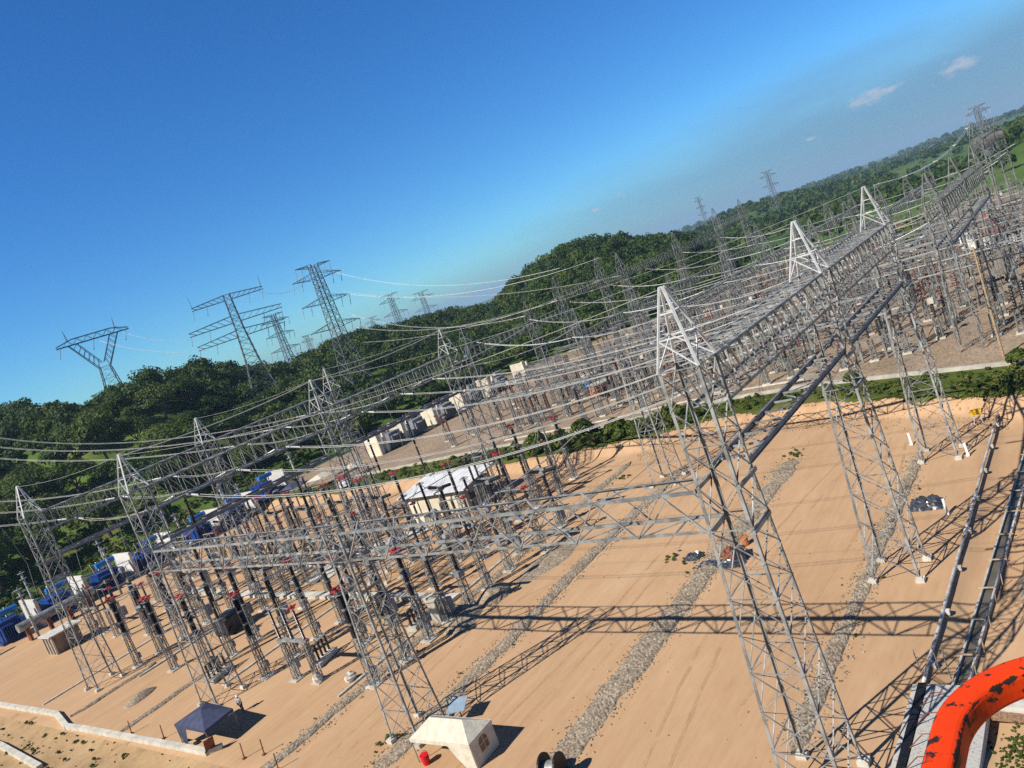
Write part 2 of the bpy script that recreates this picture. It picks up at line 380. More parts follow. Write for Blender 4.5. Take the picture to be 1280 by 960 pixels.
def ladder_beam(label, a, b, group=None, steel=STEELD):
    a = Vector(a); b = Vector(b); t = thing('ladder_beam', label, 'gantry beam', a, 0, group); L = (b - a).length
    t.rotation_euler = (0, 0, math.atan2(b.y - a.y, b.x - a.x))
    for s in (-1, 1):
        m = MB(); y = s * 1.0
        m.box((L / 2, y, .22), (L, .04, .30)); m.box((L / 2, y, .385), (L, .17, .03)); m.box((L / 2, y, .055), (L, .17, .03)); m.obj('girder', steel, t)
    m = MB(); n = round(L / 1.9)
    for i in range(n):
        x = (i + .5) * L / n; m.box((x, 0, .22), (.13, 1.93, .1))
        if i < n - 1: k = 1 if i % 2 else -1; m.bar((x, -.95 * k, .14), (x + L / n, .95 * k, .14), .06)
    m.obj('rungs', STEEL, t); return t

GA, GB = 'gantry columns of the near yard', 'beams of the near gantry'
AX = [34.3, 57.0, 80.5]; BX = [35.4, 60.6, 86.2]
T_A = [gantry_column(l, (x, 17.1, 0), group=GA) for x, l in zip(AX, (
    'tall galvanised lattice column standing nearest, its feet cut by the bottom edge',
    'tall lattice column with a white A peak beside the black plastic heap',
    'tall lattice column whose feet stand near the yellow sign at the sandy bank'))]
gz0 = lambda x, y: (x, y, gz(x, y))
T_B = [gantry_column(l, gz0(x, 80), group=GA) for x, l in zip(BX, (
    'tall lattice column standing right behind the blue canopy',
    'tall lattice column of the second gantry line rising amid the equipment rows',
    'tall lattice column beside the control house with the metal roof'))]
T_C = [gantry_column(l, gz0(x, 109), group=GA) for x, l in zip(BX, (
    'leftmost tall lattice column, standing by the small brown kiosk',
    'tall lattice column of the farthest gantry line, in front of the blue transformers',
    'tall lattice column of the farthest gantry line, nearest the parked car and canopies'))]
def mid_column(label, x, y):
    t = gantry_column(label, gz0(x, y), top=17.3, peak=0, base=1.6, neck=1.0, group='short columns under the cross beams', waist=15)
    return t
mid_column('short lattice column with no peak, its feet beside the white tent', 34.2, 48.5)
mid_column('short lattice column with no peak, at the edge of the grass belt', 83.3, 49)
for k in range(2):
    o = ['near', 'far'][k]
    truss_beam(f'deep lattice beam joining the {o} two white peaked columns of the nearest line', (AX[k] + 1.1, 17.1, 21), (AX[k + 1] - 1.1, 17.1, 21), 2.2, 2.5, group=GB, cw=.17, bw=.09)
    ladder_beam(f'flat dark ladder beam with pale rungs, {o} span of the nearest column line', (AX[k] + 1.1, 17.1, 17.5), (AX[k + 1] - 1.1, 17.1, 17.5), group=GB)
    truss_beam(f'deep lattice beam of the second gantry line, {["left", "right"][k]} span', (BX[k] + 1.1, 80, 21), (BX[k + 1] - 1.1, 80, 21), 2.2, 2.5, group=GB)
    ladder_beam(f'long dark ladder beam below the second gantry line, {["left", "right"][k]} span', (BX[k] + 1.1, 80, 17.5), (BX[k + 1] - 1.1, 80, 17.5), group=GB)
    truss_beam(f'deep lattice beam of the farthest gantry line against the trees, {["left", "right"][k]} span', (BX[k] + 1.1, 109, 21), (BX[k + 1] - 1.1, 109, 21), 2.2, 2.5, group=GB)
    ladder_beam(f'dark ladder beam below the farthest gantry line, {["left", "right"][k]} span', (BX[k] + 1.1, 109, 17.5), (BX[k + 1] - 1.1, 109, 17.5), group=GB)
GL = 'low cross beams'
truss_beam('low open cross beam spanning bare sand from the nearest column to the short column', (34.2, 18.3, 15), (34.2, 47.4, 15), 2.0, 2.3, 2.1, GL, STEEL, .17, .105, True)
truss_beam('low cross beam over the near equipment, from short column to blue canopy column', (34.2, 49.6, 15), (35.2, 78.8, 15), 2.0, 2.3, 2.1, GL, STEEL, .17, .105, True)
truss_beam('far low cross beam reaching the column near the yellow sign', (80.8, 18.3, 15.2), (83.2, 47.9, 15.2), 2.0, 2.2, 2.1, GL, STEEL, .17, .105, True)
truss_beam('far low cross beam passing in front of the control house', (83.4, 50.1, 15.2), (86, 78.8, 15.2), 2.0, 2.2, 2.1, GL, STEEL, .17, .105, True)

# ------------------------------------------------------------------ conductors
def sag(a, b, s, n=18): 
    a = Vector(a); b = Vector(b); return [a.lerp(b, i / n) - V(0, 0, 4 * s * (i / n) * (1 - i / n)) for i in range(n + 1)]
def conductor(label, a, b, s, r=.028, gap=.45, strings=(True, True), group='conductors strung between the gantries', m=WIRE, drops=(), name='conductor_cable', dark=False):
    a = Vector(a); b = Vector(b); d = (b - a); d.z = 0; d.normalize(); sd = V(-d.y, d.x, 0)
    w = MB(); pts = sag(a, b, s, 20); ext = 2.6
    ins = []
    L = (b - a).length; i0 = 0
    pa = pts[0]; pb = pts[-1]
    if strings[0]: ca = a + (pts[1] - pts[0]).normalized() * ext; ins.append((a, ca)); 
    else: ca = a
    if strings[1]: cb = b + (pts[-2] - pts[-1]).normalized() * ext; ins.append((b, cb))
    else: cb = b
    inner = [p for p in pts if (p - a).length > ext and (p - b).length > ext]
    for g in ((-gap / 2, gap / 2) if gap else (0,)):
        w.tube([ca + sd * g] + [p + sd * g for p in inner] + [cb + sd * g], r, 4)
    if gap:
        for p in inner[2::5]: w.bar(p - sd * gap * .7, p + sd * gap * .7, .12)
    for f, z1 in drops:
        p = inner[int(f * (len(inner) - 1))]; q = V(p.x + .9, p.y + .8, z1); mm = (p + q) / 2 + V(.9, .3, -1.2)
        w.tube([p, p.lerp(mm, .55) + V(.2, 0, -.6), mm, mm.lerp(q, .6), q], r * .8, 4)
    o = w.obj(name, m); tag(o, label, 'cable', group)
    for p, q in ins: MB().shed(p, q, .14, 6, 9).obj('insulator_string', BLACKR if dark else GYPORC, o)
    return o
ph = [(39.5, 46, 53), (65.5, 73, 80)]
BAY = ['left bay', 'right bay']
for b in range(2):
    for i, x in enumerate(ph[b]):
        xa = x if b == 0 else x - 4
        conductor(f'{ORD[i]} twin cable of the {BAY[b]}, from the nearest gantry line to the second line', (xa, 18.3, 21.2), (x, 78.8, 21.2), 2.6, drops=((.72, 11), (.86, 10.5)) if i != 1 else ((.8, 12),))
        conductor(f'{ORD[i]} twin cable of the {BAY[b]}, from the second gantry line to the farthest line', (x, 81.2, 21.2), (x, 107.8, 21.2), 1.2, drops=((.35, 10.5), (.7, 11)))
        conductor(f'{ORD[i]} twin cable of the {BAY[b]}, leaving the farthest gantry line towards the hill', (x, 110.2, 21.2), (x - 10 + 3 * i, 320, 66 - 4 * i + b * 6), 9, strings=(True, False), group='lines leaving over the hill', drops=((.06, 11),))
for k, (x, xb) in enumerate(zip(AX, BX)):
    conductor(f'thin shield wire from the {["near", "middle", "far"][k]} peak of the nearest line to the second line', (x, 17.1, 27.4), (xb, 80, 27.4), 1.4, .015, 0, (False, False), 'thin shield wires')
    conductor(f'thin shield wire from the {["near", "middle", "far"][k]} peak of the second line to the farthest line', (xb, 80, 27.4), (xb, 109, 27.4), .5, .015, 0, (False, False), 'thin shield wires')
# black hanging insulator strings
for k, (x, y, z0, z1, w) in enumerate([(46, 108.6, 20.8, 13.5, 'farthest'), (39.6, 79.4, 20.6, 12.8, 'second'), (53, 79.4, 17.2, 9.5, 'second'), (65.5, 79.6, 20.8, 13, 'second'), (73, 79.6, 17.3, 10, 'second')]):
    m = MB(); m.shed((x, y, z0), (x, y, (z0 + z1) / 2 + .2), .17, 7, 12); m.shed((x, y, (z0 + z1) / 2 - .2), (x, y, z1), .17, 7, 12); m.cyl((x, y, z0 + .4), (x, y, z1 - .3), .05, n=5)
    tag(m.obj('hanging_insulator', BLACKR), f'black insulator string hanging under the {w} gantry line, {ORD[k]} counted from the left', 'insulator', 'black hanging insulators')

# ------------------------------------------------------------------ switchgear (near yard)
def support(parent, h, w=.38, x=0, y=0, steel=STEELF, name='lattice_support'):
    m = MB(); lv = [(0, w), (h, w * .8)]
    for sx in (-1, 1):
        for sy in (-1, 1): m.ang((x + sx * w, y + sy * w, 0), (x + sx * w * .8, y + sy * w * .8, h), (-sx, 0, 0), (0, -sy, 0), .1, .03)
    n = round(h / .8); bb = brace_mb(lv, [h * i / n for i in range(n + 1)], .05)
    m.add([(a + x, b + y, c) for a, b, c in bb.v], bb.f)
    m.box((x, y, h + .05), (w * 2.1, w * 2.1, .1)); o = m.obj(name, steel, parent)
    MB().box((x, y, -.05), (w * 2 + .7, w * 2 + .7, .35)).obj('footing', CONC, parent); return o
def stack(parent, x, y, z0, z1, r, secs=2, m=DKPORC, name='insulator', k=9):
    b = MB(); h = (z1 - z0) / secs
    for i in range(secs):
        a = z0 + i * h; b.m = 0; b.shed((x, y, a + .1), (x, y, a + h - .1), r, 8, k)
        b.m = 1; b.cyl((x, y, a), (x, y, a + .11), r * .85, n=8); b.cyl((x, y, a + h - .11), (x, y, a + h), r * .85, n=8)
    return b.obj(name, [m, STEELF], parent)
def redtop(parent, x, y, z, s=1.):
    b = MB(); rr = random.Random(int(x * 7 + z * 13))
    for k in range(7):
        a = k * .9; b.box((x + .5 * s * math.cos(a) * (.4 + .6 * rr.random()), y + .55 * s * math.sin(a), z + .22 * rr.random()), (.42 * s, .3 * s, .16), a)
    b.bar((x - .9 * s, y, z + .06), (x + .9 * s, y, z + .12), .12)
    return b.obj('red_cover', REDC, parent)
def eq_post(thick=.26, red=True):
    t = thing('insulator_post', 'x', 'insulator post'); support(t, 4.7); stack(t, 0, 0, 4.8, 9.2, thick, 3)
    b = MB(); b.cyl((0, 0, 9.2), (0, 0, 9.45), .16); b.tube([(.55 * math.cos(a), .55 * math.sin(a), 9.25) for a in np.linspace(0, 6.3, 13)], .05, 5); b.bar((-.5, 0, 9.3), (.5, 0, 9.3), .06); b.obj('corona_ring', STEEL, t)
    red and redtop(t, 0, 0, 9.55); MB().box((.5, .1, 1.2), (.4, .5, .7)).obj('junction_box', GREYP, t); return t
def eq_disc():
    t = thing('disconnector_switch', 'x', 'disconnector'); support(t, 4.2, .34, 0, -1.9); support(t, 4.2, .34, 0, 1.9)
    MB().box((0, 0, 4.42), (.5, 5.0, .22)).obj('base_beam', STEEL, t)
    for y in (-2.1, 0, 2.1): stack(t, 0, y, 4.54, 7.7, .17, 2)
    b = MB(); b.bar((0, -2.3, 7.85), (0, .2, 7.95), .11); b.bar((0, .2, 7.95), (0, 2.3, 7.85), .11); b.box((0, 0, 7.9), (.3, .3, .3)); b.obj('switch_blade', STEEL, t)
    redtop(t, 0, -2.1, 7.95, .6); MB().box((.5, 1.9, 1.4), (.45, .5, .9)).obj('motor_box', GREYP, t); return t
def eq_breaker():
    t = thing('circuit_breaker', 'x', 'circuit breaker'); support(t, 3.2, .42); stack(t, 0, 0, 3.3, 7.0, .26, 2)
    b = MB(); b.box((0, 0, 7.2), (.5, .6, .5)); b.bar((0, -.3, 7.3), (0, .3, 7.3), .3); b.obj('housing', GREYP, t)
    for s in (-1, 1): MB().shed((0, s * .35, 7.35), (0, s * 2.2, 7.6), .24, 8, 8).obj('interrupter_chamber', BLACKR, t)
    MB().box((.75, 0, 1.5), (.6, .8, 1.5)).obj('control_cabinet', GREYP, t); return t
def eq_ct():
    t = thing('current_transformer', 'x', 'current transformer'); support(t, 3.4, .4); MB().box((0, 0, 3.75), (.8, .8, .55)).obj('base_tank', GREYP, t)
    stack(t, 0, 0, 4.0, 7.2, .24, 1, k=16); b = MB(); b.rings((0, 0, 7.2), (0, 0, 8.3), [(0, .3), (.15, .48), (.7, .48), (.95, .3), (1, .1)], 10); b.bar((-.8, 0, 7.7), (.8, 0, 7.7), .09); b.obj('head', GREYP, t); return t
PR = dict(P=eq_post(), p=eq_post(.2, False), Q=eq_post(.36), D=eq_disc(), B=eq_breaker(), C=eq_ct())
DESC = dict(p='tall slim brown insulator post with bare ring top', P='tall brown insulator post with red cover on lattice legs', Q='thick brown insulator post with red cover on lattice legs', D='three-post disconnector on two lattice legs with red covers',
            B='circuit breaker with two black chambers in a T', C='grey headed current transformer on a lattice support')
GRP = dict(p='bare ring topped insulator posts in the near yard', P='red topped insulator posts in the near yard', Q='red topped insulator posts in the near yard', D='disconnectors in the near yard', B='circuit breakers in the near yard', C='current transformers in the near yard')
xcols = [(39.2, 'Q'), (42.8, 'p'), (46.3, 'P'), (50.0, 'B'), (53.4, 'C'), (57.2, 'p'), (61.0, 'C'), (64.8, 'D'), (68.6, 'p'), (71.8, 'B'), (75.4, 'P'), (79.2, 'p'), (82.5, 'D'), (86.0, 'p'), (90.2, 'P')]
rowsY = [59, 68, 77.2, 89, 97.6, 107.4, 117.5, 126.5, 136]
used = set(); ROWPTS = {}
for j, y in enumerate(rowsY):
    n = 0
    for i, (x, ty) in enumerate(xcols):
        if x < 45 and y > 112: continue
        if x > 76.5 and 79 < y < 100: continue
        if x > 86 and y > 100: continue
        if y < 60 and x > 66 and ty not in 'BD': continue
        if ty == 'D' and y < 60 and x > 80: continue
        if ty == 'p' and j % 3 == 1 and x < 45: continue
        if (x, y) == (39.2, 68): ty = 'D'
        if j >= 6 and ty == 'P' and x < 50: ty = 'D'
        xx = x + .4 * math.sin(j * 3.1 + i); yy = y + (.3 * math.cos(i * 2.3 + j))
        if ty == 'D': yy += 1.5 if x < 40 else 0
        lab = f'{DESC[ty].split(" with ")[0].split(" on ")[0]}, {ORD[n]} item along equipment row {ORD[j]} from the gravel'
        n += 1; ROWPTS.setdefault(j, []).append((xx, yy, ty))
        loc = (xx, yy, gz(xx, yy) - .02)
        rz = (0 if ty != 'D' else 0)
        if ty not in used:
            used.add(ty); o = PR[ty]; o.location = loc; o.rotation_euler = (0, 0, rz); o['label'] = lab; o['group'] = GRP[ty]
        else: dup(PR[ty], loc, rz, lab, GRP[ty])
TOPZ = dict(P=9.4, p=9.4, Q=9.4, D=7.9, B=7.3, C=7.8)
for j, pts_ in ROWPTS.items():
    b = MB(); rj = random.Random(j)
    for (x0, y0, t0), (x1, y1, t1) in zip(pts_, pts_[1:]):
        if x1 - x0 > 9: continue
        for dy_ in (0, .35): b.tube(sag((x0, y0 + dy_, TOPZ[t0]), (x1, y1 + dy_, TOPZ[t1]), rj.uniform(.25, .8), 8), .03, 4)
    tag(b.obj('jumper_cable', WIRE), f'drooping grey jumper cables linking the tops of equipment row {ORD[j]} from the gravel', 'cable', 'jumper cables of the equipment rows')
# low busbars joining the rows
for j, y in enumerate(rowsY):
    if j % 3 == 1: continue
    x1 = 74 if 79 < y < 100 else 84
    tag(MB().tube([(46 if y > 112 else 40, y, 9.3), (56, y, 8.5), (x1 - 8, y, 8.2), (x1, y, 9.0)], .06, 6).obj('busbar_tube', WIRE), f'thin grey busbar tube along the {ORD[j]} equipment row left of the gravel strips', 'busbar', 'busbars over the equipment rows')
# short black bushings on low plinths
def plinth(x, y, rz, label):
    t = thing('bushing_plinth', label, 'bushing rack', gz0(x, y), rz, 'low racks of black bushings'); MB().box((0, 0, .25), (3.4, 1.2, .5)).obj('plinth', CONCW, t)
    for k in range(5): MB().shed((-1.3 + k * .65, .1, .5), (-1.3 + k * .65, .1, 2.1), .16, 7, 7).obj('bushing', DKPORC, t)
    MB().box((0, .1, 2.15), (3.0, .1, .1)).obj('top_bar', STEEL, t)
plinth(42.5, 71, .3, 'rack of short black bushings below the front disconnector')
plinth(38.5, 85.5, .3, 'rack of short black bushings at the foot of the blue canopy column')
plinth(49.5, 63, .2, 'rack of short black bushings beside the beige cabinet')
tag(MB().box((50, 60.5, 1.3), (1.2, .9, 2.4), .3).box((50, 60.5, 2.55), (1.4, 1.1, .1), .3).obj('control_cabinet', BEIGEBOX), 'pale beige control cabinet standing among black bushings', 'cabinet')
tag(MB().box((52, 71, 1.2), (1.3, 1.1, 2.2), .2).box((52, 71, 2.34), (1.45, 1.25, .08), .2).obj('control_cabinet', DKBOX), 'dark blue grey control cabinet among the near equipment rows', 'cabinet')
# dark power unit in the shade
t = thing('diesel_generator', 'dark machine with round wheels standing behind the blue canopy column', 'machine', gz0(48, 97.5), .3)
MB().box((0, 0, 1.4), (4.4, 2.2, 1.6)).box((-.4, 0, 2.4), (2.4, 1.8, .5)).obj('housing', DKBOX, t)
for sx in (-1.4, 1.4):
    for sy in (-1.15, 1.15): MB().cyl((sx, sy - .15, .6), (sx, sy + .15, .6), .6, n=14).obj('wheel', BLACKR, t)
MB().cyl((1.5, .5, 2.2), (1.5, .5, 3.1), .1).obj('exhaust_pipe', STEELF, t)

# cable trench covers and slabs
def slabs(name, label, pts, w, h, m, cat='concrete slab'):
    b = MB()
    for (x0, y0), (x1, y1) in zip(pts, pts[1:]):
        p = V(x0, y0, tz((x0 + x1) / 2, (y0 + y1) / 2) + h / 2); q = V(x1, y1, p.z); b.bar(p, q, w, h)
    return tag(b.obj(name, m), label, cat)
slabs('trench_cover', 'long white concrete trench cover crossing the near equipment rows', [(54.5, 62), (55.4, 78), (57.4, 112), (59.5, 130)], 1.3, .4, CONCW)
slabs('trench_cover', 'white trench cover lying beyond the grey concrete slab', [(65.5, 92), (66.4, 112)], 1.1, .35, CONCW)
slabs('concrete_slab', 'wide grey concrete slab between the equipment rows', [(60.3, 96), (66, 97)], 6, .15, CONC)
slabs('concrete_slab', 'grey concrete slab leading toward the control house', [(67.5, 95.6), (76.5, 87.4)], 4.2, .14, CONC)
for k, y in enumerate((58.6, 79, 99.2, 112)):
    slabs('trench_kerb', f'thin dark cable trench kerb running beside the {ORD[2 * k]} equipment row', [(37 if y < 110 else 30, y + 3.6), (76, y + 3.6)], .35, .16, CONC, 'kerb')

# ------------------------------------------------------------------ gravel strips and heaps
def gravel_strip(label, yc, x0, x1, w, seed):
    xs = R_(x0, x1, .22); ns = 13; vs = []; fs = []
    for i, x in enumerate(xs):
        c = yc(x) + .25 * nz2(x, seed, 3, 1); hw = w / 2 * (1 + .28 * nz2(x, seed, 1.3, 5) + .25 * nz2(x, seed, 6, 5)) * sstep(x0 - .3, x0 + 1.5, x) * sstep(x1 + .3, x1 - 1.5, x) + .02
        for k in range(ns):
            u = k / (ns - 1) * 2 - 1; e = 1 - u * u
            vs.append((x, c + u * hw, tz(x, c + u * hw) + .012 + e * .16 + (.07 * random.random() if 0 < k < ns - 1 else -.03)))
    for i in range(len(xs) - 1):
        for k in range(ns - 1): fs.append((i * ns + k, (i + 1) * ns + k, (i + 1) * ns + k + 1, i * ns + k + 1))
    me = bpy.data.meshes.new('gravel_strip'); me.from_pydata(vs, [], fs); me.materials.append(STRIP)
    o = link(bpy.data.objects.new('gravel_strip', me)); tag(o, label, 'gravel', 'gravel strips on the sand'); return kind(o, 'stuff')
gravel_strip('grey gravel strip running past the feet of the nearest tall columns', lambda x: 19.4, 36, 82, 1.2, 11)
gravel_strip('broad grey gravel strip across the middle of the bare sand', lambda x: 33.9 - .01 * (x - 35), 28, 85, 2.2, 22)
gravel_strip('grey gravel strip starting beside the white tent', lambda x: 48.9 + .3 * math.sin(x * .12), 29, 88, 1.75, 33)
gravel_strip('grey gravel strip beside the front equipment row', lambda x: 60.6 - .012 * (x - 28), 26, 93, 1.5, 44)
gravel_strip('faint gravel strip left of the blue canopy', lambda x: 89.2, 28, 42, 1.1, 55)
gravel_strip('faint gravel strip near the white kerb wall on the left', lambda x: 104, 29, 40, 1.0, 66)
def heap(label, x, y, rx, ry, h, m, name='gravel_heap', rz=0):
    vs = []; fs = []; nr, na_ = 9, 26
    for i in range(nr + 1):
        for k in range(na_):
            a = k * 2 * math.pi / na_; u = i / nr; j = 1 + .18 * nz2(math.cos(a) * 2 + x, math.sin(a) * 2 + y, 1)
            lx, ly = rx * u * math.cos(a) * j, ry * u * math.sin(a) * j
            px = x + lx * math.cos(rz) - ly * math.sin(rz); py = y + lx * math.sin(rz) + ly * math.cos(rz)
            vs.append((px, py, tz(px, py) + h * (1 - u ** 1.5) * (1 + .3 * nz2(px, py, 1)) + (.05 * random.random() if i < nr else -.03)))
    for i in range(nr):
        for k in range(na_): fs.append((i * na_ + k, (i + 1) * na_ + k, (i + 1) * na_ + (k + 1) % na_, i * na_ + (k + 1) % na_))
    me = bpy.data.meshes.new(name); me.from_pydata(vs, [], fs); me.materials.append(m); me.polygons.foreach_set('use_smooth', [True] * len(fs))
    return tag(link(bpy.data.objects.new(name, me)), label, 'heap')
heap('taller oval heap of grey gravel with a dark shaded edge', 55, 57, 2.6, 1.9, 1.0, STRIP, rz=.3)
heap('lower grey gravel heap crossed by the beam shadow', 50.2, 57.2, 3.2, 1.7, .6, STRIP, rz=.2)
heap('flat spread of pale gravel behind the heaps', 62.5, 54.5, 6, 2.2, .18, STRIP, rz=-.1)
heap('small spoil heap of stones and brush beyond the white kerb wall', 33.6, 95.5, 2.3, 1.1, .6, STRIP, 'spoil_heap', .2)
def stone_mb(b, x, y, z, s, rr):
    n = 7; vs = []
    for i in range(5):
        for k in range(n):
            a = k * 2 * math.pi / n + i * .3; t = math.pi * (i + .5) / 5; r = s * (.75 + .45 * rr.random())
            vs.append((x + r * math.sin(t) * math.cos(a), y + r * math.sin(t) * math.sin(a), z + r * .8 * math.cos(t)))
    fs = [(i * n + k, (i + 1) * n + k, (i + 1) * n + (k + 1) % n, i * n + (k + 1) % n) for i in range(4) for k in range(n)]
    b.add(vs, fs + [tuple(range(n - 1, -1, -1)), tuple(range(4 * n, 5 * n))])
def stones(label, x, y, pts, m=STONE, name='boulder'):
    b = MB(); rr = random.Random(int(x * 10))
    for dx, dy, dz, s in pts: stone_mb(b, x + dx, y + dy, gz(x, y) + dz, s, rr)
    return tag(b.obj(name, m), label, 'boulder', 'pale boulders')
stones('pale boulder lying clear of the equipment, near the gravel strip', 39.6, 63.2, [(0, 0, .4, .62)])
stones('pale boulder at the foot of the front disconnector', 39.0, 67.6, [(0, 0, .45, .6)])
TRACK = ground_mat('packed_sand', [(.36, (.38, .235, .13)), (.5, (.455, .285, .16)), (.62, (.53, .345, .20))], [(.3, .4), (1.5, .3), (7, .3)], .35)
for k, (y0_, x0_, x1_, cv) in enumerate([(26.5, 30, 86, 2.5), (41.0, 29, 84, -1.5), (54.5, 30, 80, 1.2), (23.0, 40, 88, -2.0)]):
    vs = []; fs = []
    for side in (-.85, .85):
        base_ = len(vs); xs_ = R_(x0_, x1_, .35)
        for i, x in enumerate(xs_):
            c = y0_ + side + cv * math.sin((x - x0_) / 17) + .12 * nz2(x, k, 2.5, 3); w_ = .20 * (.55 + .8 * abs(nz2(x, k + side, .8, 9)))
            for u in (-1, 1): vs.append((x, c + u * w_, tz(x, c + u * w_) + .006))
        fs += [(base_ + 2 * i, base_ + 2 * i + 2, base_ + 2 * i + 3, base_ + 2 * i + 1) for i in range(len(xs_) - 1) if nz2(xs_[i], k * 3 + side, 2.2, 6) > -.4]
    me = bpy.data.meshes.new('tyre_marks'); me.from_pydata(vs, [], fs); me.materials.append(TRACK); o = link(bpy.data.objects.new('tyre_marks', me)); tag(o, 'broken tyre marks pressed into the bare sand between gravel strips', 'tyre marks'); kind(o, 'structure')
# scattered small stones on the sand: nobody could count them
b = MB(); rr = random.Random(5)
for _ in range(380):
    x = rr.uniform(30, 95); y = rr.choice([rr.uniform(14, 60), rr.gauss(34, 2.4), rr.gauss(49, 2), rr.gauss(19.5, 1.6), rr.gauss(60.5, 2)])
    if y > 13.5: stone_mb(b, x, y, tz(x, y) + .02, rr.uniform(.03, .1), rr)
for _ in range(700):
    y = rr.uniform(12, 60); x = blow(y) + rr.uniform(-4, 3); stone_mb(b, x, y, tz(x, y) + .03, rr.uniform(.05, .16), rr)
b2 = MB()
for yc_, hw_, n_ in ((33.8, 1.0, 900), (48.9, .9, 700), (19.4, .65, 500), (60.4, .8, 500)):
    for _ in range(n_):
        x = rr.uniform(29, 86) if yc_ != 19.4 else rr.uniform(37, 81); y = yc_ + rr.choice((-1, 1)) * (hw_ + abs(rr.gauss(-.1, .35))); stone_mb(b2, x, y, tz(x, y) + .02, rr.uniform(.04, .1), rr)
kind(tag(b2.obj('spilled_gravel', STRIP), 'loose grey stones spilled along the edges of the gravel strips', 'gravel'), 'stuff')
kind(tag(b.obj('loose_pebbles', SANDB), 'loose clods and pebbles strewn on the bare sand', 'pebbles'), 'stuff')

# ------------------------------------------------------------------ transformers at the hill side
def blue_transformer():
    t = thing('power_transformer', 'x', 'transformer', group='blue transformers along the hill')
    MB().box((0, 0, 2.1), (3.6, 4.6, 3.4)).box((0, 0, 3.9), (3.8, 4.8, .2)).box((0, 0, .25), (4.4, 5.6, .5)).obj('tank', BLUE, t)
    MB().cyl((-1.5, -2.4, 5.6), (2.2, -2.4, 5.6), .55, n=12).bar((-.8, -2.2, 3.9), (-.8, -2.4, 5.2), .15).bar((1.3, -2.2, 3.9), (1.3, -2.4, 5.2), .15).obj('conservator', BLUEL, t)
    m = MB()
    for k in range(9): m.box((-1.6 + k * .4, -3.1, 2.0), (.12, 1.0, 2.8))
    m.obj('radiator', BLUE, t)
    m = MB()
    for k in range(9): m.box((2.5, -1.8 + k * .45, 2.0), (1.0, .12, 2.8))
    m.obj('radiator', BLUEL, t)
    for k in range(3): MB().shed((-1 + k, .6, 4.0), (-1.2 + k * 1.2, .8, 6.0), .2, 7, 8).obj('bushing', RDPORC, t)
    MB().box((-2.15, 1, 1.7), (.6, 1.0, 1.6)).obj('control_box', BLUEL, t); return t
bt = blue_transformer()
XW = [48.3, 57.3, 67, 76.5, 88.3, 97.6, 107.5]
for k, x in enumerate(XW):
    lab = f'blue power transformer with conservator drum, {ORD[k]} from the left in the hillside row'
    loc = gz0(x - 4.6, 169.0)
    if k == 0: bt.location = loc; bt['label'] = lab
    else: dup(bt, loc, 0, lab)
    w = thing('fire_wall', f'white fire wall standing behind the {ORD[k]} blue transformer from the left', 'fire wall', gz0(x, 168.5), 0, 'white fire walls between the transformers')
    MB().box((0, 0, 2.75), (.35, 7.5, 5.6)).obj('panel', WHITEW, w)
    for s in (-3.6, 3.6): MB().box((.1, s, 2.7), (.6, .4, 5.4)).obj('pier', CONC, w)
dup(bt, gz0(33.5, 166), 0, 'blue power transformer cut by the left edge of the picture')
# grey post columns with disc tops beside the transformers
pr = None
for k in range(9):
    x = 44.5 + k * 7.6; y = 157 + (k % 2) * 21
    if k == 0:
        pr = thing('post_arrester', '', 'arrester post'); MB().cyl((0, 0, 0), (0, 0, 4.2), .24, n=8).obj('pole', STEEL, pr); stack(pr, 0, 0, 4.2, 9.4, .26, 2, GYPORC)
        b = MB(); b.cyl((0, 0, 9.4), (0, 0, 9.5), .7, n=12); b.cyl((0, 0, 8.2), (0, 0, 8.28), .75, n=12); b.cyl((0, 0, 9.5), (0, 0, 9.9), .12); b.obj('grading_disc', STEEL, pr); o = pr; o.location = gz0(x, y)
    else: o = dup(pr, gz0(x, y))
    o['label'] = f'pale grey post with disc top by the blue transformers, {ORD[k]} from the left'; o['group'] = 'pale disc topped posts'
# silver duct and kiosk
t = thing('cable_duct', 'long silver horizontal duct on brown supports beside the blue transformers', 'duct', (0, 0, 0))
MB().cyl((42.5, 158.8, 3.0), (56, 158.8, 3.0), .8, n=14).obj('duct', STEEL, t)
for k in range(4): MB().box((43.8 + k * 3.6, 158.8, 1.2), (.4, 1.4, 2.3)).obj('support', BROWNB, t)
t = thing('switch_kiosk', 'small flat roofed brown kiosk with white posts beside the leftmost column', 'kiosk', gz0(42.5, 139.5))
MB().box((0, 0, 1.5), (4.0, 3.8, 3.0)).obj('wall', mat('kiosk_brown', (.24, .18, .12), .9, 0, .2, 1), t); MB().box((0, 0, 3.1), (5.2, 4.8, .22)).obj('roof', CONC, t)
for k in range(4): MB().box((-2.2, -1.8 + k * 1.2, 1.45), (.22, .22, 3.0)).obj('post', CONCW, t)

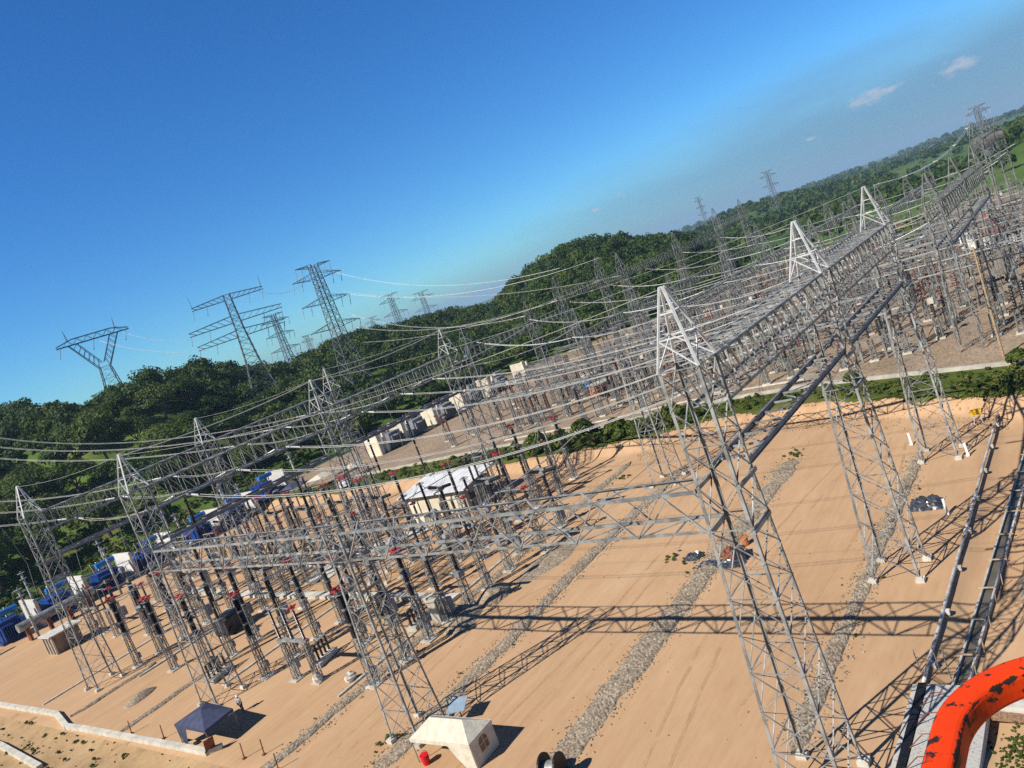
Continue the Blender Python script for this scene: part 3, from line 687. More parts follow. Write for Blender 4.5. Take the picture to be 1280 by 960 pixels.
# control house
t = thing('control_house', 'low control house with pale sloping metal roof and cream front', 'house', (0, 0, 0))
zg = gz(84, 88); x0, x1, y0, y1 = 81.0, 87.6, 82.0, 95.2
MB().box(((x0 + x1) / 2, (y0 + y1) / 2, zg + 1.8), (x1 - x0, y1 - y0, 3.7)).obj('wall', mat('house_grey', (.30, .29, .26), .9, 0, .12, .6), t)
b = MB(); b.add([(x0 - .9, y0 - .9, zg + 3.75), (x1 + .9, y0 - .9, zg + 4.75), (x1 + .9, y1 + .9, zg + 4.75), (x0 - .9, y1 + .9, zg + 3.75), (x0 - .9, y0 - .9, zg + 3.95), (x1 + .9, y0 - .9, zg + 4.95), (x1 + .9, y1 + .9, zg + 4.95), (x0 - .9, y1 + .9, zg + 3.95)],
      [(3, 2, 1, 0), (4, 5, 6, 7), (0, 1, 5, 4), (1, 2, 6, 5), (2, 3, 7, 6), (3, 0, 4, 7)])
for k in range(1, 14): y = y0 - .9 + k * (y1 - y0 + 1.8) / 14; b.bar((x0 - .9, y, zg + 3.955), (x1 + .9, y, zg + 4.955), .06, .03)
b.obj('roof', ROOFM, t)
for k in range(5): MB().box((x0 - .12, y0 + 1.5 + k * 2.55, zg + 1.5), (.2, 2.2, 2.8)).obj('front_panel', CREAM, t)
MB().box((x0 + 4, y0 - .06, zg + 1.1), (1.1, .1, 2.2)).obj('door', DKBOX, t)
for k in (0, 1): MB().box((x0 + 1.6 + k * 4.6, y0 - .05, zg + 2.1), (1.2, .08, .9)).obj('window', GLASS, t)
slabs('low_block', 'low cream block standing before the control house', [(78.2, 86), (78.2, 92)], 1.0, 1.4, CREAM, 'block')

# canopies and vehicles beyond the house
def canopy(label, x, y, w, d, h, m):
    t = thing('canopy', label, 'canopy', gz0(x, y), .1, 'shelters by the parked car'); b = MB(); z = h
    b.add([(-w / 2, -d / 2, z), (w / 2, -d / 2, z), (w / 2, d / 2, z), (-w / 2, d / 2, z), (-w / 5, 0, z + .9), (w / 5, 0, z + .9)], [(0, 1, 5, 4), (1, 2, 5), (2, 3, 4, 5), (3, 0, 4), (3, 2, 1, 0)]).obj('roof', m, t)
    for sx in (-1, 1):
        for sy in (-1, 1): MB().cyl((sx * w * .47, sy * d * .47, 0), (sx * w * .47, sy * d * .47, z), .05, n=5).obj('post', STEELF, t)
canopy('white canopy roof left of the parked car', 105, 148, 4.5, 5.5, 2.3, TENTW); canopy('white canopy roof just behind the parked car', 109.5, 141, 4, 4, 2.3, TENTW); canopy('dark blue canopy beside the white ones', 101.5, 154, 5, 4.5, 2.3, TENTB)
def car(label, x, y, rz, m):
    t = thing('parked_car', label, 'car', gz0(x, y), rz); b = MB(); pr_ = [(-2.1, .35), (2.1, .35), (2.15, .8), (1.1, .95), (.55, 1.45), (-1.3, 1.5), (-2.0, 1.0)]
    n = len(pr_); b.add([(px, s * (.85 if z < 1.2 else .68), z) for s in (-1, 1) for px, z in pr_], [tuple(range(n)), tuple(range(2 * n - 1, n - 1, -1))] + [(i, i + n, (i + 1) % n + n, (i + 1) % n) for i in range(n)]); b.obj('body', m, t)
    MB().box((-.3, 0, 1.22), (1.5, 1.6, .34)).obj('window', GLASS, t)
    for sx in (-1.3, 1.3):
        for sy in (-.8, .8): MB().cyl((sx, sy - .1, .33), (sx, sy + .1, .33), .33, n=12).obj('wheel', BLACKR, t)
car('white car parked under the canopies beyond the control house', 101.5, 136.5, .8, WHITEP)
tag(MB().box((104.5, 140, gz(104, 140) + .9), (1.5, 2.2, 1.8), .2).box((104.5, 140, gz(104, 140) + 1.84), (1.7, 2.4, .1), .2).obj('red_stall', REDC), 'small red stall beside the white parked car', 'stall')

# ------------------------------------------------------------------ tents, person, small things
t = thing('frame_tent', 'white canvas frame tent with hipped roof and arched window panel', 'tent', gz0(32.4, 42.6), rad(2))
hx, hy, ez, pz = 1.35, 2.9, 1.95, 2.85
b = MB(); b.add([(-hx, -hy, ez), (hx, -hy, ez), (hx, hy, ez), (-hx, hy, ez), (0, -1.6, pz), (0, 1.6, pz)], [(0, 1, 4), (1, 2, 5, 4), (2, 3, 5), (3, 0, 4, 5)])
for (ax, ay), (bx_, by) in (((-hx, -hy), (hx, -hy)), ((hx, -hy), (hx, hy)), ((hx, hy), (-hx, hy)), ((-hx, hy), (-hx, -hy))): b.bar((ax, ay, ez - .12), (bx_, by, ez - .12), .02, .28)
b.obj('roof', TENTW, t)
MB().box((0, -hy + .03, .95), (2 * hx - .1, .03, 1.9)).obj('end_wall', TENTW, t)
b = MB(); pts = [(-.45, .7), (.45, .7), (.45, 1.3)] + [(.45 * math.cos(a), 1.3 + .45 * math.sin(a)) for a in np.linspace(.3, 2.85, 7)] + [(-.45, 1.3)]
b.add([(px, -hy, pz_) for px, pz_ in pts], [tuple(range(len(pts)))]); b.v = [(x, y - .01, z) for x, y, z in b.v]; w_ = b.obj('window', MESHW, t)
MB().box((0, -hy - .02, 1.2), (.05, .02, 1.0)).box((0, -hy - .02, 1.25), (.9, .02, .05)).obj('window_bar', TENTW, t)
b = MB(); b.box((hx - .03, 0, .95), (.03, 2 * hy - .1, 1.9)); b.obj('back_wall', TENTW, t)
b = MB(); b.add([(-hx + .02, -hy + .05, 1.95), (-hx + .02, -.6, 1.9), (-hx - .1, -1.4, .9), (-hx - .25, -2.4, .05), (-hx + .05, -hy + .05, .02)], [(0, 1, 2, 3, 4)]); b.obj('tied_curtain', TENTW, t)
for sx in (-1, 1):
    for sy in (-1, 1): MB().cyl((sx * (hx - .06), sy * (hy - .06), 0), (sx * (hx - .06), sy * (hy - .06), ez), .035, n=6).obj('pole', STEELF, t)
t = thing('water_bucket', 'red plastic bucket on the sand in front of the white tent', 'bucket', gz0(31.0, 44.6)); MB().cyl((0, 0, 0), (0, 0, .75), .26, .34, 12).obj('pail', REDPL, t); MB().tube([(-.34, 0, .72), (-.2, 0, .95), (.2, 0, .95), (.34, 0, .72)], .02).obj('handle', REDPL, t)
t = thing('solar_panel', 'pale blue tilted panel on a post beside the short column feet', 'panel', gz0(35.9, 45.2), .4)
MB().cyl((0, 0, 0), (0, 0, 1.2), .05).obj('post', STEELF, t); b = MB(); b.bar((-.75, 0, 1.1), (.75, 0, 1.45), 1.5, .05); b.obj('panel', mat('panel_blue', (.35, .47, .58), .3, .1, .1, 2), t)

t = thing('shade_canopy', 'dark blue pyramid canopy on posts at the corner of the sand', 'canopy', gz0(29.6, 72.6), 0)
b = MB(); Q = [(-1.4, -2.9), (1.75, -2.6), (2.1, 2.9), (-1.3, 3.0)]; z = 2.2
b.add([(*q, z) for q in Q] + [(.2, 0, 3.0)] + [(*q, z - .3) for q in Q], [(0, 1, 4), (1, 2, 4), (2, 3, 4), (3, 0, 4), (0, 5, 6, 1), (1, 6, 7, 2), (2, 7, 8, 3), (3, 8, 5, 0)]).obj('roof', TENTB, t)
for q in Q: MB().cyl((q[0] * .97, q[1] * .97, 0), (q[0] * .97, q[1] * .97, z), .04, n=6).obj('post', STEELF, t)
b = MB(); b.add([(-1.28, 2.95, 2.0), (-1.25, 1.0, 1.95), (-1.2, 2.0, .25), (-1.2, 2.8, .2)], [(0, 1, 2, 3)]).obj('side_flap', TENTB, t)
tag(MB().bar((28.2, 70.2, .02), (28.0, 69.3, 1.6), .9, .06).obj('leaning_board', BROWNB), 'rust red board leaning at the corner post of the blue canopy', 'board')
tag(MB().box((28.6, 74.6, .35), (.4, 1.9, .08)).box((28.6, 73.8, .15), (.3, .1, .3)).box((28.6, 75.4, .15), (.3, .1, .3)).obj('bench', TIMB), 'raw timber bench under the edge of the blue canopy', 'bench')

def skin(name, verts, edges, radii, m, parent=None, root=0):
    me = bpy.data.meshes.new(name); me.from_pydata(verts, edges, []); o = link(bpy.data.objects.new(name, me), parent)
    md = o.modifiers.new('skin', 'SKIN'); me.materials.append(m)
    for i, r in enumerate(radii):
        sv = me.skin_vertices[0].data[i]; sv.radius = (r, r)
        sv.use_root = (i == root)
    o.modifiers.new('sub', 'SUBSURF').levels = 1; o.modifiers['sub'].render_levels = 2
    return o
t = thing('person', 'worker in pale shirt and white helmet standing beside the blue canopy', 'person', gz0(33.6, 73.2), rad(200))
bv = [(0, 0, .95), (0, 0, 1.2), (0, 0, 1.42), (0, 0, 1.55), (.02, 0, 1.66), (0, .2, 1.42), (.06, .27, 1.15), (.2, .22, .95), (.27, .2, .87), (0, -.2, 1.42), (.02, -.28, 1.15), (.12, -.26, .9), (.15, -.25, .81), (0, .1, .9), (.03, .12, .5), (0, .12, .08), (.16, .13, .04), (0, -.1, .9), (-.04, -.12, .5), (-.08, -.12, .08), (.08, -.13, .04)]
be = [(0, 1), (1, 2), (2, 3), (3, 4), (2, 5), (5, 6), (6, 7), (7, 8), (2, 9), (9, 10), (10, 11), (11, 12), (0, 13), (13, 14), (14, 15), (15, 16), (0, 17), (17, 18), (18, 19), (19, 20)]
br = [.14, .13, .14, .06, .105, .07, .05, .04, .045, .07, .05, .04, .045, .09, .065, .045, .04, .09, .065, .045, .04]
skin('body', bv, be, br, SKIN, t)
skin('shirt', [bv[i] for i in (0, 1, 2, 5, 6, 9, 10)], [(0, 1), (1, 2), (2, 3), (3, 4), (2, 5), (5, 6)], [.165, .16, .165, .09, .07, .09, .07], SHIRT, t)
skin('trousers', [bv[i] for i in (0, 13, 14, 15, 17, 18, 19)], [(0, 1), (1, 2), (2, 3), (0, 4), (4, 5), (5, 6)], [.165, .115, .085, .07, .115, .085, .07], TROUS, t)
MB().rings((.02, 0, 1.70), (.02, 0, 1.86), [(0, .17), (.05, .135), (.5, .125), (.85, .08), (1, .02)], 14).obj('helmet', WHITEP, t, True)

# cable reel
t = thing('cable_reel', 'black cable reel with a silver drum, cut by the bottom edge', 'cable reel', gz0(31.3, 33.0), rad(12))
for s in (-.55, .55): MB().rings((0, s - .06, .95), (0, s + .06, .95), [(0, .9), (.01, .95), (.99, .95), (1, .9)], 28).obj('flange', BLACKR, t)
MB().cyl((0, -.5, .95), (0, .5, .95), .5, n=22).obj('drum', STEEL, t)
# rag of black plastic
def crumple(label, x, y, w, d, h, m, name='plastic_heap', seed=1):
    vs = []; n = 16
    for i in range(n):
        for j in range(n):
            u, v = i / (n - 1) * 2 - 1, j / (n - 1) * 2 - 1; e = max(0, 1 - max(abs(u), abs(v)) ** 3)
            px, py = x + u * w / 2 + .2 * nz2(i, j, 2.3, seed), y + v * d / 2 + .2 * nz2(i, j, 2.1, seed + 4)
            vs.append((px, py, tz(px, py) + .03 + e * h * (.55 + .9 * abs(nz2(i, j, 2.2, seed + 9)))))
    fs = [(i * n + j, (i + 1) * n + j, (i + 1) * n + j + 1, i * n + j + 1) for i in range(n - 1) for j in range(n - 1)]
    me = bpy.data.meshes.new(name); me.from_pydata(vs, [], fs); me.materials.append(m)
    return tag(link(bpy.data.objects.new(name, me)), label, 'plastic sheet')
crumple('crumpled shiny black plastic heap beside a tall column', 68.6, 16.9, 2.2, 2.7, .8, PLASTIC, seed=3)
crumple('dark tarpaulin lying over the broad gravel strip', 59.5, 32.6, 1.6, 4.6, .3, PLASTIC, 'tarpaulin', 7)
crumple('small dark tarpaulin at the left edge of the broad gravel strip', 61.3, 36.2, 1.7, 1.7, .45, PLASTIC, 'tarpaulin', 12)
crumple('brown sack cloth heaped on the broad gravel strip', 61.6, 32.4, 2.4, 1.9, .7, BROWNB, 'sack_cloth', 17)
tag(MB().cyl((63.2, 31.6, .1), (63.2, 31.6, .95), .35, .35, 12).cyl((63.2, 31.6, .95), (63.2, 31.6, 1.0), .37, .3, 12).obj('drum_barrel', ORANGE), 'orange drum standing among the dark tarpaulins', 'barrel')
tag(MB().box((60.6, 31.2, .4), (1.5, 1.0, .7), .4).box((60.6, 31.2, .8), (1.6, 1.1, .08), .4).obj('tool_chest', DKBOX), 'black tool chest beside the orange drum', 'chest')
t = thing('warning_sign', 'yellow sign board on white legs near the sandy bank', 'sign', gz0(88.5, 14.6), .3)
MB().box((0, 0, 1.25), (.08, .95, .62)).box((-.06, 0, 1.25), (.03, .4, .12)).obj('board', YELL, t)
for s in (-.4, .4): MB().cyl((0, s, 0), (0, s * .6, .95), .05, n=6).obj('leg', WHITEP, t)
for k, (x, y) in enumerate([(79.3, 14.7), (84.5, 20.5), (66.5, 15.0)]): tag(MB().bar((x, y, 0), (x + .25, y + .1, 1.3), .2, .1).box((x, y, .1), (.3, .3, .15)).obj('marker_stake', WHITEP), ['white stake leaning by the grey pipe near the far column', 'white stake on the sand below the bank', 'white block beside the black plastic heap'][k], 'stake')
for k, (x, y) in enumerate([(28.2, 72.7 - 8), (29.0, 62.8), (27.8, 59), (28.4, 86.7), (28.6, 80)]):
    tag(MB().cyl((x, y, -.2), (x + .12, y - .1, 1.45), .05, n=6).box((x, y, .05), (.3, .3, .15)).obj('fence_post', BROWNB), f'thin rusty fence post at the lower left edge of the sand, {ORD[k]} of its line', 'post', 'rusty fence posts')

# edge walls lower left
def wall_path(label, pts, w, h, m=CONCW, name='kerb_wall', cat='kerb wall', z=None):
    b = MB()
    for (x0, y0), (x1, y1) in zip(pts, pts[1:]):
        zz = tz((x0 + x1) / 2, (y0 + y1) / 2) if z is None else z
        d = V(x1 - x0, y1 - y0, 0).normalized() * w * .5; b.bar(V(x0, y0, zz + h / 2) - d, V(x1, y1, zz + h / 2) + d, w, h)
    return tag(b.obj(name, m), label, cat)
wall_path('low white kerb wall along the lower left edge of the sand', [(28.7, 150), (28.6, 127), (28.9, 108), (27.4, 101), (27.6, 97), (27.9, 70.4)], .55, .45)
wall_path('second white kerb wall at the bottom left corner', [(23.6, 130), (23.3, 111), (22.2, 95.5)], .6, .5)
tag(MB().bar((27.9, 70.3, .25), (28.9, 69.3, .25), .4, .4).obj('concrete_block', CONCW), 'white block closing the end of the kerb wall by the blue canopy', 'block')
# right side: pipe, drain channel, slab
t = thing('edge_pipe', 'long grey pipe lying along the right edge of the sand', 'pipe', (0, 0, 0))
MB().tube([(x, 13.5 - .012 * (x - 43) + .05 * nz2(x, 1, 4), .22) for x in R_(43, 91, 1.5)], .11, 10).obj('pipe_run', PIPEM, t, True)
for k in range(8): MB().box((45 + k * 6, 13.4 - .012 * (2 + k * 6), .07), (.35, .5, .3)).obj('saddle', CONC, t)
t = thing('drain_channel', 'open concrete drain channel with cross ties and dark water', 'drain', (0, 0, 0)); zb = -.5
dy = lambda x: 11.9 - .055 * (x - 41)
for s in (-.38, .38):
    b = MB()
    for x in R_(41, 83, 3): b.bar((x, dy(x) + s, zb + .10), (x + 3, dy(x + 3) + s, zb + .10), .13, .40)
    b.obj('side_wall', CONC, t)
MB().bar((41, dy(41), zb + .06), (86, dy(86), zb + .06), .66, .05).obj('water', WATER, t)
for k in range(11): x = 42.5 + k * 4.0; MB().box((x, dy(x), zb + .34), (.09, 1.2, .07)).obj('cross_tie', TIMB, t)
for k in range(16): x = 41.6 + k * 2.7; MB().cyl((x, dy(x) - .75, zb + .2), (x, dy(x) - .8, zb + 1.0), .03, n=5).obj('stake', TIMB, t)
t = thing('concrete_slab', 'speckled grey concrete slab with bent rebar hooks, lower right corner', 'slab', (0, 0, 0))
MB().box((38.4, 11.6, .12), (8.4, 3.2, .55)).obj('slab', SPECK, t)
MB().box((38.4, 13.5, .08), (8.6, .42, .62)).obj('edge_strip', BLACKR, t)
MB().box((38.4, 13.9, .02), (8.6, .25, .5)).obj('outer_kerb', SPECK, t)
for k in range(5):
    x = 35.3 + k * 1.75; MB().tube([(x, 13.3, .36), (x + .15, 12.9, .75), (x + .3, 12.55, 1.05), (x + .35, 12.0, 1.1)], .03, 5).obj('rebar_hook', BROWNB, t)
b = MB()
for k, (x, y) in enumerate([(44.3, 13.9), (44.6, 12.9), (44.2, 12.3)]): b.cyl((x, y, -.3), (x + .3, y + .15, 1.3), .035, n=5)
b.tube([(44.3, 13.9, 1.0), (44.5, 13.3, .7), (43.4, 13.5, .4)], .03); tag(b.obj('rebar_tripod', STEELF), 'bent rebar rods tied together at the end of the slab', 'rebar')
wall_path('concrete kerb on a brick footing at the lower right', [(41.2, 9.6), (40.6, 3)], .7, .5, CONC, 'concrete_kerb', 'kerb')
wall_path('course of brick below the concrete kerb', [(40.5, 9.6), (39.9, 3)], .5, .25, mat('brick', (.32, .19, .12), .9, 0, .4, 14), 'brick_footing', 'brickwork')
heap('pale gravel patch beside the drain channel', 55, 8.0, 4, 1.6, .25, STRIP)

# ------------------------------------------------------------------ red basket rail of the aerial lift (camera stands inside it)
def rail_mat():
    m = bpy.data.materials.new('worn_red_paint'); m.use_nodes = True; nt = m.node_tree; n = nt.nodes; L = nt.links; b = n['Principled BSDF']
    tc = n.new('ShaderNodeTexCoord'); nz = n.new('ShaderNodeTexNoise'); nz.inputs['Scale'].default_value = 75; nz.inputs['Detail'].default_value = 9; nz.inputs['Roughness'].default_value = .62
    mp = n.new('ShaderNodeMapping'); mp.inputs['Scale'].default_value = (1, 1, 1); L.new(tc.outputs['Object'], mp.inputs[0]); L.new(mp.outputs[0], nz.inputs[0])
    r = n.new('ShaderNodeValToRGB'); e = r.color_ramp.elements; e[0].position = .37; e[0].color = (.03, .02, .016, 1); e[1].position = .385; e[1].color = (.20, .03, .012, 1)
    x = e.new(.42); x.color = (.80, .05, .002, 1); x = e.new(.75); x.color = (.72, .045, .002, 1)
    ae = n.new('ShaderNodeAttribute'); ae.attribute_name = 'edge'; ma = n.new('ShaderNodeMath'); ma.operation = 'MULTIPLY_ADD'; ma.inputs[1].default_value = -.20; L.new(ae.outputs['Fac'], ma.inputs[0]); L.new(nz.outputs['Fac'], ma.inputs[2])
    L.new(ma.outputs[0], r.inputs[0]); L.new(r.outputs[0], b.inputs['Base Color']); b.inputs['Roughness'].default_value = .62; b.inputs['Specular IOR Level'].default_value = .25
    bp = n.new('ShaderNodeBump'); bp.inputs['Strength'].default_value = .3; bp.inputs['Distance'].default_value = .002; L.new(r.outputs[0], bp.inputs['Height']); L.new(bp.outputs[0], b.inputs['Normal'])
    return m
RAILM = rail_mat()
t = thing('lift_basket', 'worn orange red guard rail of the lift basket in the lower right corner', 'lift basket', (0, 0, 28.4))
def rail_loop(z, name):
    c = [(-1.2, .176), (-.2, .170), (.3, .165), (.43, .1625), (.50, .1605)] + [(.526 + .098 * math.sin(a), .062 + .098 * math.cos(a)) for a in np.linspace(.05, 1.57, 26)] + [(.624, -.05), (.624, -.6), (.624, -1.2)]
    sg = lambda v: math.copysign(abs(v) ** .42, v)
    z -= .0115; b = MB(); w = .0108; pts = [V(x, y, z) for x, y in c]; vs = []; pf = [(sg(math.cos(q)), 1.05 * sg(math.sin(q))) for q in np.arange(20) * math.pi / 10]
    for i, p in enumerate(pts):
        d = (pts[min(i + 1, len(pts) - 1)] - pts[max(0, i - 1)]).normalized(); a = V(d.y, -d.x, 0)
        vs += [p + a * u * w + V(0, 0, v * w) for u, v in pf]
    n = 20; fs = [(j * n + i, j * n + n + i, j * n + n + (i + 1) % n, j * n + (i + 1) % n) for j in range(len(pts) - 1) for i in range(n)] + [tuple(range(n)), tuple(range(len(pts) * n - 1, len(pts) * n - n - 1, -1))]
    b.add(vs, fs); o = b.obj(name, RAILM, t, False); at = o.data.attributes.new('edge', 'FLOAT', 'POINT'); rr = random.Random(4)
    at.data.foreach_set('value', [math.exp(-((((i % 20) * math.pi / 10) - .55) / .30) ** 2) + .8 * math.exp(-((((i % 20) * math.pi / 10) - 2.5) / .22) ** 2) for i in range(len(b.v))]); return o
rail_loop(1.2, 'top_rail'); MB().cyl((.20, .1665, 1.188), (.235, .1663, 1.188), .0185, n=18).obj('clamp', STEELD, t); rail_loop(.6, 'mid_rail')
for x, y in ((-1.15, .165), (.62, -1.1), (-.15, .165)): MB().cyl((x, y, 0), (x, y, 1.2), .018, n=8).obj('post', RAILM, t)
MB().box((-.3, -.5, -.02), (1.8, 1.4, .05)).obj('floor_plate', STEELD, t)
MB().bar((-.6, -.6, -.05), (-2.6, -5.0, -6), .3).bar((-2.6, -5, -6), (-1, -16, -28.2), .45).obj('boom', RAILM, t)

# ------------------------------------------------------------------ transmission towers on the hill
def pylon_body(levels, zs, lw, bw, t, steel):
    for sx in (-1, 1):
        for sy in (-1, 1): leg_mb(levels, sx, sy, lw, .06).obj('leg', steel, t)
    brace_mb(levels, zs, bw).obj('bracing', steel, t)
def crossarm(t, z, half, hw, depth, steel, drop=.0, tipz=0., box=False, name='crossarm'):
    for s in (-1, 1):
        m = MB(); tip = V(0, s * half, z + tipz)
        if box:
            n = 6
            for sx in (-1, 1):
                for dz in (0, depth): m.bar((sx * hw, s * hw, z + dz), (sx * hw * .5, s * half, z + (dz * .5 if dz else 0)), .16, .16)
                for i in range(n): 
                    f0, f1 = i / n, (i + 1) / n; w0, w1 = lerp(hw, hw * .5, f0), lerp(hw, hw * .5, f1)
                    m.bar((sx * w0, s * lerp(hw, half, f0), z), (sx * w1, s * lerp(hw, half, f1), z + depth * lerp(1, .5, f1)), .1)
            for i in range(n + 1):
                f = i / n; w0 = lerp(hw, hw * .5, f); m.bar((-w0, s * lerp(hw, half, f), z), (w0, s * lerp(hw, half, f), z), .1)
        else:
            for sx in (-1, 1):
                m.bar((sx * hw, s * hw, z), tip, .16); m.bar((sx * hw, s * hw, z + depth), tip, .14)
                for f in (.25, .5, .75):
                    a = V(sx * hw, s * hw, z).lerp(tip, f); b2 = V(sx * hw, s * hw, z + depth).lerp(tip, f); m.bar(a, b2, .09); m.bar(b2, V(sx * hw, s * hw, z).lerp(tip, min(1, f + .25)), .09)
            for f in (.2, .45, .7): a = V(-hw, s * hw, z).lerp(tip, f); m.bar(a, V(hw, s * hw, z).lerp(tip, f), .09)
        m.obj(name, steel, t)
        for f in (.97, .55): MB().shed((0, s * lerp(hw, half, f), z + tipz * f - .1), (0, s * lerp(hw, half, f) + .9, z - 3.4), .13, 6, 7).obj('insulator_string', GYPORC, t)
PY = mat('pylon_steel', (.20, .21, .225), .6, .3, .15, .4); GP = 'transmission pylons on the hill'
def at_az(az, r): return r * math.cos(rad(az)), r * math.sin(rad(az))
def pylon_T(label, az, r, z0, rz, hh=41.):
    x, y = at_az(az, r); t = thing('transmission_pylon', label, 'pylon', (x, y, z0), rz, GP); k = hh / 41
    lv = [(0, 5.2), (16 * k, 2.5), (28 * k, 1.6), (hh, 1.25)]; pylon_body(lv, [0, 5, 9.5, 13, 16, 18.5, 21, 23.4, 25.7, 28, 30, 32, 34, 36, 38, hh] if k == 1 else list(np.linspace(0, hh, 14)), .30, .19, t, PY)
    crossarm(t, hh - 2, 13, 1.2, 2, PY, box=True); crossarm(t, 30.5 * k, 17, 1.5, 2.6, PY, box=True); crossarm(t, 25 * k, 16, 1.6, 2.6, PY, box=True)
    for s in (-1, 1): MB().bar((-.5, s * 12.6, hh - 1), (0, s * 12.8, hh + 3.2), .12).bar((.5, s * 12.6, hh - 1), (0, s * 12.8, hh + 3.2), .12).obj('earth_peak', PY, t)
    return t
def pylon_V(label, az, r, z0, rz, hh=31.):
    x, y = at_az(az, r); t = thing('transmission_pylon', label, 'pylon', (x, y, z0), rz, GP); t.scale = (1.22, 1.22, 1.22)
    lv = [(0, 4.2), (21.5, 1.7)]; pylon_body(lv, [0, 4.5, 8.5, 12, 15, 17.5, 19.6, 21.5], .25, .12, t, PY)
    for s in (-1, 1):
        m = MB()
        for sx in (-1, 1):
            m.bar((sx * 1.4, s * 1.7, 21.5), (sx * .9, s * 7.5, hh), .22); m.bar((sx * 1.4, s * .3, 23), (sx * .9, s * 5.0, hh), .18)
            for i in range(6):
                f0, f1 = i / 6, (i + 1) / 6; m.bar((sx * 1.2, s * lerp(1.7, 7.5, f0), lerp(21.5, hh, f0)), (sx * 1.2, s * lerp(.3, 5.0, f1), lerp(23, hh, f1)), .13)
        m.bar((-.9, s * 7.2, hh + 1.6), (0, s * 7.5, hh + 5), .13); m.bar((.9, s * 7.2, hh + 1.6), (0, s * 7.5, hh + 5), .13); m.obj('fork_arm', PY, t)
    m = MB()
    for sx in (-1, 1):
        m.bar((sx * .9, -11, hh), (sx * .9, 11, hh), .2); m.bar((sx * .9, -11, hh + .5), (sx * .9, -6, hh + 1.8), .16); m.bar((sx * .9, -6, hh + 1.8), (sx * .9, 6, hh + 1.8), .16); m.bar((sx * .9, 6, hh + 1.8), (sx * .9, 11, hh + .5), .16)
        for i in range(12): y0_, y1_ = -9 + i * 1.5, -9 + (i + 1) * 1.5; m.bar((sx * .9, y0_, hh + (1.7 if i % 2 else 0)), (sx * .9, y1_, hh + (0 if i % 2 else 1.7)), .1)
    for i in range(12): m.bar((-.9, -11 + 2 * i, hh), (.9, -11 + 2 * i, hh), .1)
    m.obj('bridge_beam', PY, t)
    for yy in (-10, 0, 10): MB().shed((0, yy, hh - .1), (.5, yy + 1, hh - 3.4), .13, 6, 7).obj('insulator_string', GYPORC, t)
    return t
def pylon_D(label, az, r, z0, rz, hh=47., steel=PY):
    x, y = at_az(az, r); t = thing('transmission_pylon', label, 'pylon', (x, y, z0), rz, GP); k = hh / 47.
    lv = [(0, 4.4 * k), (20 * k, 2.3 * k), (hh, 1.5 * k)]; zs = [0]; st = 5.5 * k
    while zs[-1] < hh - 2.4 * k: zs.append(zs[-1] + st); st = max(2.2 * k, st * .9)
    zs[-1] = hh; pylon_body(lv, zs, .30, .19, t, steel)
    for z, h in ((22, 11), (32, 10.5), (41.5, 10.5)): crossarm(t, z * k, h * k, 1.9 * k, 2.4 * k, steel, tipz=.6)
    crossarm(t, hh - 1, 7.5 * k, 1.5 * k, 1.0, steel, name='earth_arm', tipz=.8); return t
pylon_V('forked delta pylon standing highest on the left ridge', 64.8, 345, 28.3, rad(64.8 + 8))
pylon_T('tall wide armed pylon in front of the left ridge, with three long crossarms', 56.0, 300, 21, rad(56 + 4))
pylon_D('tall double circuit pylon beside the wooded ridge, nearest the sky gap', 49.75, 300, 15.5, rad(49.7 + 28))
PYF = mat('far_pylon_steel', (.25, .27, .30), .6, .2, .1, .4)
for k, (az, r, top, lab) in enumerate([(53.6, 420, 58, 'smaller pylon half hidden behind the wide armed one'), (52.0, 760, 68, 'faint pylon between the two tallest pylons'), (45.4, 620, 70, 'pale pylon above the low saddle of the ridge, left of a pair'), (43.2, 700, 72, 'pale pylon above the low saddle of the ridge, right of a pair'), (47.2, 900, 80, 'faintest pylon over the low saddle'),
        (22.2, 1250, 60, 'grey pylon on the plain right of the wooded hill'), (17.4, 900, 56, 'thin pylon standing alone against the distant plain'), (4.9, 520, 36, 'pylon with crossarms at the far right end of the switchyard')]):
    x, y = at_az(az, r); g = tz(x, y) - 1; pylon_D(lab, az, r, g, rad(az + (25, 60, 30, 20, 30, 50, 40, 30)[k]), max(26, min(52, top - g)), PYF)
# lines between pylons and gantries
def line(label, a, b, s, r=.03, gap=.5, m=WIRE): return conductor(label, a, b, s, r, gap, (False, False), 'overhead lines above the hill', m)
def azp(az, r, z): return (*at_az(az, r), z)
line('upper line from the double circuit pylon to the wide armed pylon', azp(50.8, 298, 57), azp(54, 300, 60), 2.5); line('line between the wide armed pylon and the forked pylon', azp(58.4, 300, 50), azp(63, 344, 65), 2.5)
line('lower line between the wide armed pylon and the forked pylon', azp(58.6, 300, 45.5), azp(64.6, 344, 65), 2.5)
for k, (z, X, Y, z2) in enumerate([(40, 150, 111, 22), (35, 165, 111, 22.5), (29, 188, 111, 23), (49, 200, 111, 22)]):
    conductor(f'sagging twin line from the double circuit pylon to the far yard, {ORD[k]} of four', azp(48.4, 298, z), (X, Y, z2), 4, .022, .5, (False, True), 'lines dropping from the pylons', WIREW)
line('bright line running from the pylons along the ridge to the far yard', azp(48.4, 299, 57), azp(33, 198, 30), 5, .026, .5, WIREW); line('second bright line running along the ridge to the far yard', azp(48.2, 299, 48), azp(30, 205, 29), 5, .03, .5, WIREW)

